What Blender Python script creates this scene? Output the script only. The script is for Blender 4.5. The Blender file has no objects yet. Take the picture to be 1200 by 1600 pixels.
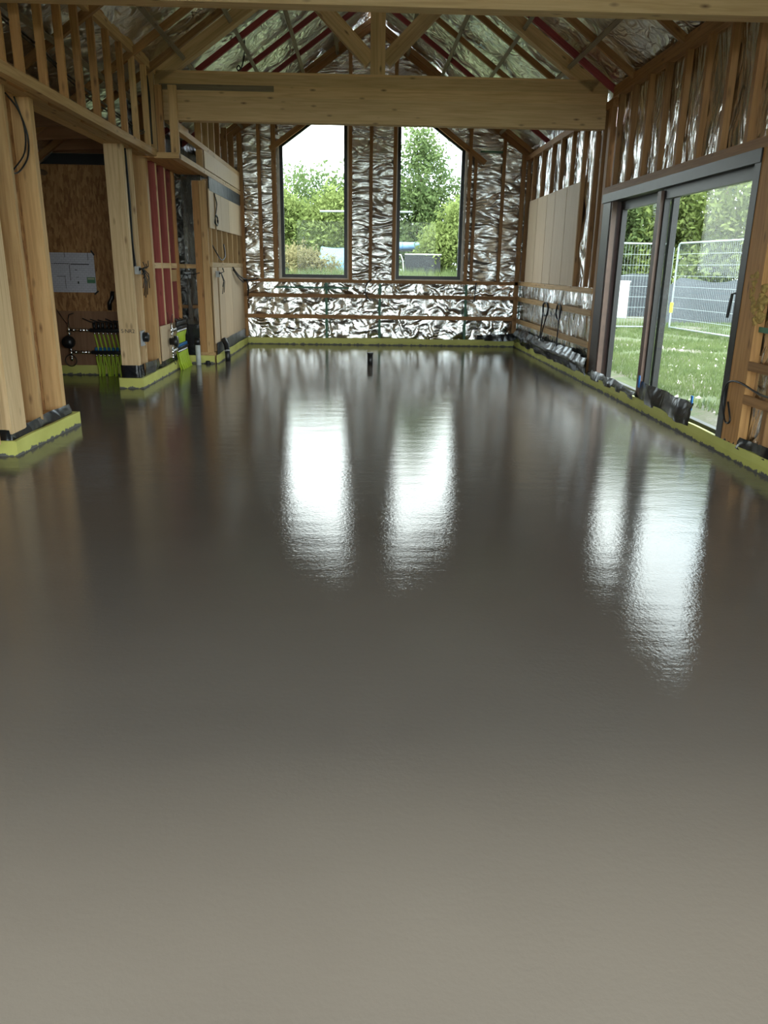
import bpy, bmesh, math, random
import numpy as np
from mathutils import Vector, Matrix, noise
random.seed(7); np.random.seed(7)
R = math.radians
scene = bpy.context.scene
col = scene.collection

# ------------------------------------------------------------------ camera
def make_camera():
    f, cx, cy = 1205.0, 600.0, 800.0
    d = Vector((563 - cx, 418 - cy, f)).normalized()          # image direction of the room's depth axis
    xx = Vector((1.0, 0.0155, 0.0)); xx = (xx - d * xx.dot(d)).normalized()
    up = d.cross(xx)
    if up.y > 0: up = -up
    M = Matrix((xx, d, up)) @ Matrix(((1, 0, 0), (0, -1, 0), (0, 0, -1)))
    cd = bpy.data.cameras.new('camera'); cam = bpy.data.objects.new('camera', cd); col.objects.link(cam)
    cam.matrix_world = Matrix.Translation((0, 0, 1.45)) @ M.to_4x4()
    cd.sensor_fit = 'VERTICAL'; cd.sensor_height = 24.0; cd.lens = 24.0 * f / 1600.0
    cd.clip_start = 0.02; cd.clip_end = 500
    scene.camera = cam
make_camera()

# ------------------------------------------------------------------ world, sun, exposure
SKY = 3.0
world = bpy.data.worlds.new('sky'); scene.world = world; world.use_nodes = True
wt = world.node_tree; wt.nodes.clear()
def wn(t, **k):
    n = wt.nodes.new(t)
    for a, b in k.items(): setattr(n, a, b)
    return n
w_out = wn('ShaderNodeOutputWorld'); w_bg = wn('ShaderNodeBackground'); w_bg.inputs['Strength'].default_value = SKY
w_tc = wn('ShaderNodeTexCoord'); w_map = wn('ShaderNodeMapping'); w_map.inputs['Scale'].default_value = (1.0, 1.0, 2.6)
w_no = wn('ShaderNodeTexNoise'); w_no.inputs['Scale'].default_value = 2.3; w_no.inputs['Detail'].default_value = 6; w_no.inputs['Roughness'].default_value = 0.55
w_cr = wn('ShaderNodeValToRGB')
w_cr.color_ramp.elements[0].position = 0.36; w_cr.color_ramp.elements[0].color = (0.66, 0.80, 0.95, 1)
w_cr.color_ramp.elements[1].position = 0.58; w_cr.color_ramp.elements[1].color = (0.97, 0.985, 1.0, 1)
wt.links.new(w_tc.outputs['Generated'], w_map.inputs['Vector']); wt.links.new(w_map.outputs[0], w_no.inputs['Vector'])
wt.links.new(w_no.outputs['Fac'], w_cr.inputs[0]); wt.links.new(w_cr.outputs[0], w_bg.inputs['Color']); wt.links.new(w_bg.outputs[0], w_out.inputs[0])
sd = bpy.data.lights.new('sun', 'SUN'); sd.energy = 1.5; sd.angle = R(12); sd.color = (1.0, 0.95, 0.86)
sun = bpy.data.objects.new('sun', sd); col.objects.link(sun)
sun.rotation_euler = (R(34), 0, R(-20))          # high, veiled, over the photographer's shoulder
def portal(name, loc, rot, sx, sy):              # only guides sampling of the sky through an opening; emits nothing
    l = bpy.data.lights.new(name, 'AREA'); l.shape = 'RECTANGLE'; l.size = sx; l.size_y = sy; l.cycles.is_portal = True
    o = bpy.data.objects.new(name, l); col.objects.link(o); o.location = loc; o.rotation_euler = rot
portal('portal_gable', (0.21, 15.70, 2.9), (R(-90), 0, 0), 3.6, 3.4)
portal('portal_door', (3.32, 8.3, 1.2), (0, R(90), 0), 2.4, 4.0)
portal('portal_front', (0.2, -0.32, 1.6), (R(90), 0, 0), 5.4, 3.3)
scene.view_settings.view_transform = 'Standard'; scene.view_settings.look = 'None'
scene.view_settings.exposure = 1.45; scene.view_settings.gamma = 1.0
scene.view_settings.use_curve_mapping = False
scene.cycles.max_bounces = 10; scene.cycles.diffuse_bounces = 5; scene.cycles.glossy_bounces = 5
scene.cycles.transparent_max_bounces = 12; scene.cycles.sample_clamp_indirect = 6.0
scene.cycles.caustics_reflective = True

# ------------------------------------------------------------------ materials
MAT = {}
def new_mat(name):
    m = bpy.data.materials.new(name); m.use_nodes = True; m.node_tree.nodes.clear(); MAT[name] = m
    t = m.node_tree
    def N(kind, **k):
        n = t.nodes.new(kind)
        for a, b in k.items():
            if a in n.inputs: n.inputs[a].default_value = b
            else: setattr(n, a, b)
        return n
    def L(a, b): t.links.new(a, b)
    out = N('ShaderNodeOutputMaterial')
    return m, N, L, out
def principled(N, L, out, **k):
    b = N('ShaderNodeBsdfPrincipled')
    for a, v in k.items(): b.inputs[a].default_value = v
    L(b.outputs[0], out.inputs[0]); return b
def ramp(N, stops):
    n = N('ShaderNodeValToRGB'); e = n.color_ramp.elements
    while len(e) < len(stops): e.new(0.5)
    for i, (p, c) in enumerate(stops): e[i].position = p; e[i].color = (*c, 1)
    return n
def plain(name, c, rough=0.6, metal=0.0, var=0.15, scale=8.0):
    m, N, L, out = new_mat(name)
    b = principled(N, L, out, Roughness=rough, Metallic=metal)
    tc = N('ShaderNodeTexCoord'); no = N('ShaderNodeTexNoise', Scale=scale, Detail=4.0)
    L(tc.outputs['Object'], no.inputs['Vector'])
    r = ramp(N, [(0.3, tuple(x * (1 - var) for x in c)), (0.7, tuple(min(1, x * (1 + var)) for x in c))])
    L(no.outputs['Fac'], r.inputs[0]); L(r.outputs[0], b.inputs['Base Color'])
    return m
def wood(name, light, dark, knot, rough=0.62, lam=0.0, knots=0.20):
    m, N, L, out = new_mat(name)
    b = principled(N, L, out, Roughness=rough)
    tc = N('ShaderNodeTexCoord'); oi = N('ShaderNodeObjectInfo')
    mul = N('ShaderNodeMath', operation='MULTIPLY'); mul.inputs[1].default_value = 37.0; L(oi.outputs['Random'], mul.inputs[0])
    add = N('ShaderNodeVectorMath', operation='ADD'); L(tc.outputs['Object'], add.inputs[0]); L(mul.outputs[0], add.inputs[1])
    mp = N('ShaderNodeMapping'); mp.inputs['Scale'].default_value = (1.2, 26.0, 26.0); L(add.outputs[0], mp.inputs['Vector'])
    g = N('ShaderNodeTexNoise', Scale=1.6, Detail=5.0, Distortion=0.7); L(mp.outputs[0], g.inputs['Vector'])
    r = ramp(N, [(0.30, dark), (0.62, light)]); L(g.outputs['Fac'], r.inputs[0])
    # knots: sparse cells, stretched a little along the grain
    mk = N('ShaderNodeMapping'); mk.inputs['Scale'].default_value = (3.0, 8.5, 8.5); L(add.outputs[0], mk.inputs['Vector'])
    v = N('ShaderNodeTexVoronoi', Scale=1.15, Randomness=1.0); L(mk.outputs[0], v.inputs['Vector'])
    kr = ramp(N, [(0.0, (1, 1, 1)), (knots, (0, 0, 0))]); L(v.outputs['Distance'], kr.inputs[0])
    mix = N('ShaderNodeMix', data_type='RGBA'); L(kr.outputs[0], mix.inputs[0]); L(r.outputs[0], mix.inputs[6]); mix.inputs[7].default_value = (*knot, 1)
    last = mix.outputs[2]
    if lam > 0:                                    # glued laminations of the tie beam, each with its own tone
        sx = N('ShaderNodeSeparateXYZ'); L(tc.outputs['Object'], sx.inputs[0])
        dv = N('ShaderNodeMath', operation='DIVIDE'); L(sx.outputs['Z'], dv.inputs[0]); dv.inputs[1].default_value = lam
        fl = N('ShaderNodeMath', operation='FLOOR'); L(dv.outputs[0], fl.inputs[0])
        wn_ = N('ShaderNodeTexWhiteNoise', noise_dimensions='1D'); L(fl.outputs[0], wn_.inputs['W'])
        mr = N('ShaderNodeMapRange'); mr.inputs['To Min'].default_value = 0.82; mr.inputs['To Max'].default_value = 1.06; L(wn_.outputs['Value'], mr.inputs[0])
        hs = N('ShaderNodeHueSaturation'); L(last, hs.inputs['Color']); L(mr.outputs[0], hs.inputs['Value']); last = hs.outputs[0]
    mr2 = N('ShaderNodeMapRange'); mr2.inputs['To Min'].default_value = 0.80; mr2.inputs['To Max'].default_value = 1.12; L(oi.outputs['Random'], mr2.inputs[0])
    hs2 = N('ShaderNodeHueSaturation'); L(last, hs2.inputs['Color']); L(mr2.outputs[0], hs2.inputs['Value'])
    L(hs2.outputs[0], b.inputs['Base Color'])
    bp = N('ShaderNodeBump', Strength=0.15, Distance=0.004); L(g.outputs['Fac'], bp.inputs['Height']); L(bp.outputs[0], b.inputs['Normal'])
    return m
wood('spruce', (0.72, 0.46, 0.21), (0.55, 0.315, 0.125), (0.20, 0.09, 0.03))
wood('spruce_pale', (0.80, 0.57, 0.32), (0.63, 0.41, 0.20), (0.25, 0.12, 0.05))
wood('spruce_orange', (0.56, 0.29, 0.10), (0.40, 0.185, 0.06), (0.14, 0.06, 0.02))
wood('batten_brown', (0.42, 0.215, 0.08), (0.29, 0.135, 0.045), (0.12, 0.05, 0.02))
wood('batten_grey', (0.30, 0.23, 0.15), (0.22, 0.16, 0.10), (0.10, 0.06, 0.04))
wood('batten_red', (0.34, 0.055, 0.06), (0.24, 0.035, 0.04), (0.10, 0.02, 0.02))
wood('stud_red', (0.42, 0.10, 0.08), (0.32, 0.065, 0.055), (0.12, 0.02, 0.02))
wood('glulam', (0.80, 0.54, 0.27), (0.64, 0.40, 0.175), (0.14, 0.055, 0.02), lam=0.125, knots=0.17)
wood('plywood', (0.80, 0.60, 0.39), (0.70, 0.50, 0.31), (0.45, 0.28, 0.15), knots=0.06)
wood('plywood_brown', (0.36, 0.19, 0.10), (0.28, 0.14, 0.07), (0.16, 0.07, 0.03), knots=0.05)

def foil(name, sc, tint=(0.90, 0.885, 0.86), rough=0.17, strength=0.85, fine=1.0):
    m, N, L, out = new_mat(name)
    b = principled(N, L, out, Metallic=1.0, Roughness=rough)
    ge = N('ShaderNodeNewGeometry'); mp = N('ShaderNodeMapping'); mp.inputs['Scale'].default_value = sc; L(ge.outputs['Position'], mp.inputs['Vector'])
    n1 = N('ShaderNodeTexNoise', Scale=1.0, Detail=1.5, Roughness=0.45, Distortion=1.1); L(mp.outputs[0], n1.inputs['Vector'])
    a1 = N('ShaderNodeMath', operation='SUBTRACT'); L(n1.outputs['Fac'], a1.inputs[0]); a1.inputs[1].default_value = 0.5
    a2 = N('ShaderNodeMath', operation='ABSOLUTE'); L(a1.outputs[0], a2.inputs[0])          # creases where the noise crosses its middle
    n2 = N('ShaderNodeTexNoise', Scale=3.4, Detail=4.0, Roughness=0.6, Distortion=0.8); L(mp.outputs[0], n2.inputs['Vector'])
    s = N('ShaderNodeMath', operation='MULTIPLY_ADD'); L(n2.outputs['Fac'], s.inputs[0]); s.inputs[1].default_value = 0.10 * fine; L(a2.outputs[0], s.inputs[2])
    bp = N('ShaderNodeBump', Strength=strength, Distance=0.16); L(s.outputs[0], bp.inputs['Height']); L(bp.outputs[0], b.inputs['Normal'])
    cr = ramp(N, [(0.35, tuple(x * 0.86 for x in tint)), (0.65, tint)]); L(n2.outputs['Fac'], cr.inputs[0]); L(cr.outputs[0], b.inputs['Base Color'])
    return m
foil('foil_back', (1.7, 3.0, 5.0), rough=0.25, strength=0.7)
foil('foil_rails', (2.6, 3.5, 3.2), rough=0.22, strength=0.62)
foil('foil_right', (5.0, 4.6, 1.3), rough=0.2)
foil('foil_roof', (5.0, 5.5, 5.0), tint=(0.92, 0.905, 0.84), strength=0.55, rough=0.28)
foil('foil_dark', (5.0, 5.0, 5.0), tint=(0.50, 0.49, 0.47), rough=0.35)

def osb(name):
    m, N, L, out = new_mat(name)
    b = principled(N, L, out, Roughness=0.7)
    ge = N('ShaderNodeTexCoord'); mp = N('ShaderNodeMapping'); mp.inputs['Scale'].default_value = (13, 42, 42); L(ge.outputs['Object'], mp.inputs['Vector'])
    v = N('ShaderNodeTexVoronoi', Scale=1.0, Randomness=1.0); L(mp.outputs[0], v.inputs['Vector'])
    n = N('ShaderNodeTexNoise', Scale=2.5, Detail=6.0, Distortion=1.5); L(mp.outputs[0], n.inputs['Vector'])
    sx = N('ShaderNodeSeparateColor'); L(v.outputs['Color'], sx.inputs[0])
    mx = N('ShaderNodeMath', operation='MULTIPLY_ADD'); L(sx.outputs[0], mx.inputs[0]); mx.inputs[1].default_value = 0.55
    ml = N('ShaderNodeMath', operation='MULTIPLY'); L(n.outputs['Fac'], ml.inputs[0]); ml.inputs[1].default_value = 0.55; L(ml.outputs[0], mx.inputs[2])
    r = ramp(N, [(0.2, (0.20, 0.085, 0.028)), (0.5, (0.36, 0.17, 0.06)), (0.85, (0.50, 0.28, 0.11))]); L(mx.outputs[0], r.inputs[0])
    L(r.outputs[0], b.inputs['Base Color'])
    bp = N('ShaderNodeBump', Strength=0.2, Distance=0.004); L(mx.outputs[0], bp.inputs['Height']); L(bp.outputs[0], b.inputs['Normal'])
osb('osb')

def screed():
    m, N, L, out = new_mat('wet_screed')
    b = principled(N, L, out, Roughness=0.055, IOR=1.33)
    ge = N('ShaderNodeNewGeometry')
    n0 = N('ShaderNodeTexNoise', Scale=0.5, Detail=4.0); L(ge.outputs['Position'], n0.inputs['Vector'])
    r = ramp(N, [(0.3, (0.106, 0.087, 0.073)), (0.7, (0.130, 0.109, 0.092))]); L(n0.outputs['Fac'], r.inputs[0]); L(r.outputs[0], b.inputs['Base Color'])
    n1 = N('ShaderNodeTexNoise', Scale=48.0, Detail=3.0, Roughness=0.65); L(ge.outputs['Position'], n1.inputs['Vector'])
    mp = N('ShaderNodeMapping'); mp.inputs['Scale'].default_value = (2.2, 6.0, 1); L(ge.outputs['Position'], mp.inputs['Vector'])
    n2 = N('ShaderNodeTexNoise', Scale=1.0, Detail=3.0); L(mp.outputs[0], n2.inputs['Vector'])
    b1 = N('ShaderNodeBump', Strength=0.085, Distance=0.01); L(n1.outputs['Fac'], b1.inputs['Height'])
    b2 = N('ShaderNodeBump', Strength=0.028, Distance=0.06); L(n2.outputs['Fac'], b2.inputs['Height']); L(b1.outputs[0], b2.inputs['Normal'])
    L(b2.outputs[0], b.inputs['Normal'])
screed()

def foam():
    m, N, L, out = new_mat('yellow_foam')
    b = principled(N, L, out, Roughness=0.55)
    ge = N('ShaderNodeNewGeometry'); sx = N('ShaderNodeSeparateXYZ'); L(ge.outputs['Position'], sx.inputs[0])
    n = N('ShaderNodeTexNoise', Scale=14.0, Detail=5.0, Roughness=0.65); L(ge.outputs['Position'], n.inputs['Vector'])
    h = N('ShaderNodeMath', operation='MULTIPLY_ADD'); L(n.outputs['Fac'], h.inputs[0]); h.inputs[1].default_value = -0.10; L(sx.outputs['Z'], h.inputs[2])
    st = ramp(N, [(0.0, (1, 1, 1)), (0.004, (0, 0, 0))])
    ad = N('ShaderNodeMath', operation='ADD'); L(h.outputs[0], ad.inputs[0]); ad.inputs[1].default_value = 0.034; L(ad.outputs[0], st.inputs[0])   # splashes of dried screed along the foot
    n2 = N('ShaderNodeTexNoise', Scale=3.0, Detail=3.0); L(ge.outputs['Position'], n2.inputs['Vector'])
    r = ramp(N, [(0.3, (0.55, 0.53, 0.13)), (0.7, (0.66, 0.645, 0.175))]); L(n2.outputs['Fac'], r.inputs[0])
    mix = N('ShaderNodeMix', data_type='RGBA'); L(st.outputs[0], mix.inputs[0]); L(r.outputs[0], mix.inputs[6]); mix.inputs[7].default_value = (0.12, 0.115, 0.105, 1)
    L(mix.outputs[2], b.inputs['Base Color'])
foam()

def black_sheet(name, c=(0.012, 0.013, 0.015), rough=0.22):
    m, N, L, out = new_mat(name)
    b = principled(N, L, out, Roughness=rough); b.inputs['Base Color'].default_value = (*c, 1)
    ge = N('ShaderNodeNewGeometry'); n = N('ShaderNodeTexNoise', Scale=5.0, Detail=1.5, Distortion=1.0); L(ge.outputs['Position'], n.inputs['Vector'])
    bp = N('ShaderNodeBump', Strength=0.4, Distance=0.04); L(n.outputs['Fac'], bp.inputs['Height']); L(bp.outputs[0], b.inputs['Normal'])
black_sheet('black_polythene')
black_sheet('grey_membrane', (0.020, 0.022, 0.025), 0.5)
black_sheet('tarp_grey', (0.034, 0.040, 0.048), 0.8)
black_sheet('tarp_blue', (0.09, 0.19, 0.25), 0.5)

def glass():
    m, N, L, out = new_mat('window_glass')
    tr = N('ShaderNodeBsdfTransparent'); tr.inputs[0].default_value = (0.93, 0.97, 0.95, 1)
    gl = N('ShaderNodeBsdfGlossy'); gl.inputs['Roughness'].default_value = 0.0
    fr = N('ShaderNodeFresnel'); ge = N('ShaderNodeNewGeometry')
    io = N('ShaderNodeMix', data_type='FLOAT'); io.inputs[2].default_value = 1.45; io.inputs[3].default_value = 1 / 1.45; L(ge.outputs['Backfacing'], io.inputs[0]); L(io.outputs[0], fr.inputs[0])
    ar = N('ShaderNodeMath', operation='MULTIPLY'); ar.inputs[1].default_value = 0.22; L(fr.outputs[0], ar.inputs[0])      # coated panes
    mx = N('ShaderNodeMixShader'); L(ar.outputs[0], mx.inputs[0]); L(tr.outputs[0], mx.inputs[1]); L(gl.outputs[0], mx.inputs[2]); L(mx.outputs[0], out.inputs[0])
glass()
plain('frame_dark', (0.013, 0.0115, 0.011), 0.4)
plain('frame_anthracite', (0.038, 0.040, 0.040), 0.42)
plain('frame_brown', (0.05, 0.027, 0.022), 0.4)
plain('frame_brown_light', (0.15, 0.085, 0.06), 0.45)
plain('foam_white', (0.70, 0.66, 0.60), 0.8)
plain('black_plastic', (0.012, 0.012, 0.013), 0.35)
plain('blue_plastic', (0.02, 0.14, 0.36), 0.4)
plain('blue_tape', (0.01, 0.20, 0.62), 0.5)
plain('white_plastic', (0.60, 0.62, 0.61), 0.4)
plain('grey_plastic', (0.42, 0.43, 0.44), 0.5)
plain('chrome', (0.75, 0.75, 0.74), 0.2, 1.0)
plain('galvanised', (0.36, 0.41, 0.42), 0.45, 0.3)
plain('pipe_lime', (0.44, 0.58, 0.04), 0.45)
plain('green_tape', (0.07, 0.20, 0.12), 0.5)
plain('lime_strap', (0.62, 0.68, 0.05), 0.6)
plain('spray_foam', (0.46, 0.30, 0.09), 0.9, var=0.35, scale=30)
plain('bark', (0.13, 0.10, 0.075), 0.9)
plain('steel_black', (0.006, 0.007, 0.009), 0.5)
plain('water_blue', (0.14, 0.26, 0.42), 0.4)
plain('ink', (0.05, 0.05, 0.055), 0.9)
plain('label_green', (0.10, 0.24, 0.14), 0.7)
plain('label_cream', (0.45, 0.46, 0.32), 0.7)

def paper():
    m, N, L, out = new_mat('plan_paper')
    b = principled(N, L, out, Roughness=0.85)
    tc = N('ShaderNodeTexCoord')
    br = N('ShaderNodeTexBrick', Scale=9.0); br.inputs['Mortar Size'].default_value = 0.016; br.inputs['Color1'].default_value = (0.62, 0.62, 0.70, 1); br.inputs['Color2'].default_value = (0.58, 0.58, 0.66, 1); br.inputs['Mortar'].default_value = (0.40, 0.40, 0.46, 1)
    mp = N('ShaderNodeMapping'); mp.inputs['Rotation'].default_value = (R(90), 0, 0); L(tc.outputs['Object'], mp.inputs['Vector']); L(mp.outputs[0], br.inputs['Vector'])
    L(br.outputs[0], b.inputs['Base Color'])
paper()

def leaf(name, a, c):
    m, N, L, out = new_mat(name)
    ge = N('ShaderNodeNewGeometry'); n = N('ShaderNodeTexNoise', Scale=1.3, Detail=5.0, Roughness=0.7); L(ge.outputs['Position'], n.inputs['Vector'])
    r = ramp(N, [(0.35, a), (0.65, c)]); L(n.outputs['Fac'], r.inputs[0])
    d = N('ShaderNodeBsdfDiffuse'); t = N('ShaderNodeBsdfTranslucent'); L(r.outputs[0], d.inputs[0]); L(r.outputs[0], t.inputs[0])
    mx = N('ShaderNodeMixShader'); mx.inputs[0].default_value = 0.4; L(d.outputs[0], mx.inputs[1]); L(t.outputs[0], mx.inputs[2]); L(mx.outputs[0], out.inputs[0])
leaf('leaf_mid', (0.085, 0.13, 0.05), (0.17, 0.225, 0.09))
leaf('leaf_light', (0.14, 0.185, 0.055), (0.25, 0.3, 0.105))
leaf('leaf_dark', (0.045, 0.075, 0.038), (0.1, 0.14, 0.07))
leaf('leaf_dry', (0.17, 0.155, 0.075), (0.28, 0.25, 0.13))
leaf('grass_blade', (0.1, 0.14, 0.055), (0.17, 0.21, 0.09))
def ground_mat():
    m, N, L, out = new_mat('rough_ground')
    b = principled(N, L, out, Roughness=0.95)
    ge = N('ShaderNodeNewGeometry')
    n = N('ShaderNodeTexNoise', Scale=0.9, Detail=7.0, Roughness=0.65); L(ge.outputs['Position'], n.inputs['Vector'])
    r = ramp(N, [(0.34, (0.065, 0.09, 0.034)), (0.50, (0.09, 0.11, 0.048)), (0.58, (0.125, 0.115, 0.08)), (0.70, (0.19, 0.175, 0.15))]); L(n.outputs['Fac'], r.inputs[0])
    n2 = N('ShaderNodeTexNoise', Scale=18.0, Detail=6.0, Roughness=0.75); L(ge.outputs['Position'], n2.inputs['Vector'])
    mx = N('ShaderNodeMix', data_type='RGBA', blend_type='OVERLAY'); mx.inputs[0].default_value = 0.7; L(r.outputs[0], mx.inputs[6]); L(n2.outputs['Color'], mx.inputs[7]); 
    bw = N('ShaderNodeRGBToBW'); L(n2.outputs['Color'], bw.inputs[0]); L(bw.outputs[0], mx.inputs[7])
    L(mx.outputs[2], b.inputs['Base Color'])
    bp = N('ShaderNodeBump', Strength=0.6, Distance=0.05); L(n2.outputs['Fac'], bp.inputs['Height']); L(bp.outputs[0], b.inputs['Normal'])
ground_mat()

# ------------------------------------------------------------------ builders
class MB:
    def __init__(s): s.v = []; s.f = []
    def add(s, vs, fs):
        o = len(s.v); s.v += [tuple(x) for x in vs]; s.f += [tuple(i + o for i in q) for q in fs]; return s
    def box(s, lo, hi):
        x0, y0, z0 = lo; x1, y1, z1 = hi
        return s.add([(x0,y0,z0),(x1,y0,z0),(x1,y1,z0),(x0,y1,z0),(x0,y0,z1),(x1,y0,z1),(x1,y1,z1),(x0,y1,z1)],
                     [(0,3,2,1),(4,5,6,7),(0,1,5,4),(1,2,6,5),(2,3,7,6),(3,0,4,7)])
    def prism(s, poly, y0, y1):                       # polygon in XZ, extruded along Y
        n = len(poly)
        vs = [(x, y0, z) for x, z in poly] + [(x, y1, z) for x, z in poly]
        fs = [tuple(range(n)), tuple(range(2 * n - 1, n - 1, -1))] + [(i, i + n, (i + 1) % n + n, (i + 1) % n) for i in range(n)]
        return s.add(vs, fs)
    def tube(s, pts, r, n=8, cap=True):
        pts = [Vector(p) for p in pts]; rs = r if isinstance(r, (list, tuple)) else [r] * len(pts)
        vs = []; prev = None
        for i, p in enumerate(pts):
            t = (pts[min(i + 1, len(pts) - 1)] - pts[max(i - 1, 0)])
            t = t.normalized() if t.length > 1e-9 else Vector((0, 0, 1))
            if prev is None:
                a = Vector((0, 0, 1)) if abs(t.z) < 0.9 else Vector((1, 0, 0)); u = t.cross(a).normalized()
            else:
                u = (prev - t * prev.dot(t)); u = u.normalized() if u.length > 1e-6 else t.orthogonal().normalized()
            prev = u; w = t.cross(u)
            for k in range(n):
                a = 2 * math.pi * k / n; vs.append(p + (u * math.cos(a) + w * math.sin(a)) * rs[i])
        fs = [(i * n + k, i * n + (k + 1) % n, (i + 1) * n + (k + 1) % n, (i + 1) * n + k) for i in range(len(pts) - 1) for k in range(n)]
        if cap: fs += [tuple(range(n - 1, -1, -1)), tuple((len(pts) - 1) * n + k for k in range(n))]
        return s.add(vs, fs)
    def build(s, name, mat, parent=None, smooth=False):
        me = bpy.data.meshes.new(name); me.from_pydata(s.v, [], s.f); me.update()
        return link(name, me, mat, parent, smooth)
def link(name, me, mat, parent=None, smooth=False):
    if not me.materials: me.materials.append(MAT[mat] if isinstance(mat, str) else mat)
    if smooth: me.polygons.foreach_set('use_smooth', [True] * len(me.polygons))
    o = bpy.data.objects.new(name, me); col.objects.link(o)
    if parent is not None: o.parent = parent
    return o
def tag(o, label=None, cat=None, group=None, kind=None):
    if label: o['label'] = label
    if cat: o['category'] = cat
    if group: o['group'] = group
    if kind: o['kind'] = kind
    return o
def empty(name, loc=(0, 0, 0), rz=0.0, **k):
    o = bpy.data.objects.new(name, None); col.objects.link(o); o.empty_display_size = 0.1
    o.location = loc; o.rotation_euler = (0, 0, rz); tag(o, **k); return o
def copy_tree(o, parent=None):
    c = o.copy(); col.objects.link(c)
    if parent is not None: c.parent = parent
    for ch in [x for x in bpy.data.objects if x.parent == o]: copy_tree(ch, c)
    return c
_sm = {}
def stick(name, p0, p1, w, d, mat, parent=None, up=(0, 0, 1)):
    """a timber from p0 to p1 along its centre line: local X runs along the grain, w is across, d along `up`"""
    p0 = Vector(p0); p1 = Vector(p1); ax = p1 - p0; Ln = ax.length; x = ax.normalized(); u = Vector(up)
    if abs(x.dot(u)) > 0.98: u = Vector((1, 0, 0))
    y = u.cross(x).normalized(); z = x.cross(y)
    key = (round(Ln, 4), round(w, 4), round(d, 4), mat)
    if key not in _sm:
        b = MB().box((0, -w / 2, -d / 2), (Ln, w / 2, d / 2)); me = bpy.data.meshes.new(name); me.from_pydata(b.v, [], b.f); me.update(); me.materials.append(MAT[mat]); _sm[key] = me
    o = link(name, _sm[key], mat, parent)
    o.matrix_local = Matrix((x, y, z)).transposed().to_4x4(); o.location = p0
    return o
def post(name, x0, x1, y0, y1, z0, z1, mat, parent):       # an upright timber given by its bounds
    return stick(name, ((x0 + x1) / 2, (y0 + y1) / 2, z0), ((x0 + x1) / 2, (y0 + y1) / 2, z1), y1 - y0, x1 - x0, mat, parent, up=(1, 0, 0))
def rail_y(name, x0, x1, y0, y1, z0, z1, mat, parent):     # a timber along Y
    return stick(name, ((x0 + x1) / 2, y0, (z0 + z1) / 2), ((x0 + x1) / 2, y1, (z0 + z1) / 2), x1 - x0, z1 - z0, mat, parent)
def rail_x(name, x0, x1, y0, y1, z0, z1, mat, parent):
    return stick(name, (x0, (y0 + y1) / 2, (z0 + z1) / 2), (x1, (y0 + y1) / 2, (z0 + z1) / 2), y1 - y0, z1 - z0, mat, parent)
def board(name, lo, hi, mat, parent, upright=True):        # sheet material, grain upright
    if upright: return post(name, lo[0], hi[0], lo[1], hi[1], lo[2], hi[2], mat, parent)
    return rail_y(name, lo[0], hi[0], lo[1], hi[1], lo[2], hi[2], mat, parent)
def sheet(name, quad, step, mat, parent, amp=0.016, freq=(3.0, 3.0, 3.0)):
    """a crinkled membrane over four corners (a,b,c,d in order), with real creases in its mesh"""
    a, b, c, d = [Vector(q) for q in quad]
    nu = max(2, int(max((b - a).length, (c - d).length) / step)); nv = max(2, int(max((d - a).length, (c - b).length) / step))
    nrm = (b - a).cross(d - a).normalized(); vs = []
    for j in range(nv + 1):
        t = j / nv; l = a.lerp(d, t); r = b.lerp(c, t)
        for i in range(nu + 1):
            p = l.lerp(r, i / nu); q = Vector((p.x * freq[0], p.y * freq[1], p.z * freq[2]))
            h = noise.turbulence(q, 3, False, noise_basis='PERLIN_ORIGINAL') - 0.5 + 0.5 * abs(noise.noise(q * 1.7))
            vs.append(p + nrm * (h * amp))
    W = nu + 1
    fs = [(j * W + i, j * W + i + 1, (j + 1) * W + i + 1, (j + 1) * W + i) for j in range(nv) for i in range(nu)]
    return MB().add(vs, fs).build(name, mat, parent, smooth=True)

RC, RS, RX = 5.62, 0.70, 0.20              # roof lining: z = RC - RS*|x - RX|
def zr(x, c=RC): return c - RS * abs(x - RX)

# ------------------------------------------------------------------ setting: floor, walls, roof
fl = MB().box((-5.2, -0.2, -0.2), (3.12, 15.56, 0.0)).build('floor', 'wet_screed'); tag(fl, kind='structure', label='wet freshly poured grey screed floor mirroring the windows')

# back wall ------------------------------------------------
wb = empty('wall_back', (0, 15.5, 0), kind='structure'); 
YB = 15.52
def back(name, quad, mat='foil_back', **k): return sheet(name, [(x, YB - 15.5, z) for x, z in quad], 0.045, mat, wb, **k)
W1 = (-1.50, -0.25, 1.22); W2 = (0.68, 1.93, 1.22)          # window openings: x0, x1, sill
def wtop(x): return 4.62 - RS * abs(x - 0.205) + 0.17
for q in ([(-2.6, 1.22), (-1.5, 1.22), (-1.5, zr(-1.5)), (-2.6, zr(-2.6))], [(-1.5, wtop(-1.5)), (-0.25, wtop(-0.25)), (-0.25, zr(-0.25)), (-1.5, zr(-1.5))],
          [(-0.25, 1.22), (0.2, 1.22), (0.2, zr(0.2)), (-0.25, zr(-0.25))], [(0.2, 1.22), (0.68, 1.22), (0.68, zr(0.68)), (0.2, zr(0.2))],
          [(0.68, wtop(0.68)), (1.93, wtop(1.93)), (1.93, zr(1.93)), (0.68, zr(0.68))], [(1.93, 1.22), (3.18, 1.22), (3.18, zr(3.18)), (1.93, zr(1.93))]):
    back('membrane', q, freq=(2.2, 2.2, 5.0), amp=0.03)
back('membrane', [(-2.6, 0), (3.18, 0), (3.18, 1.23), (-2.6, 1.23)], 'foil_rails', freq=(4, 4, 4.5), amp=0.035)
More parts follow.
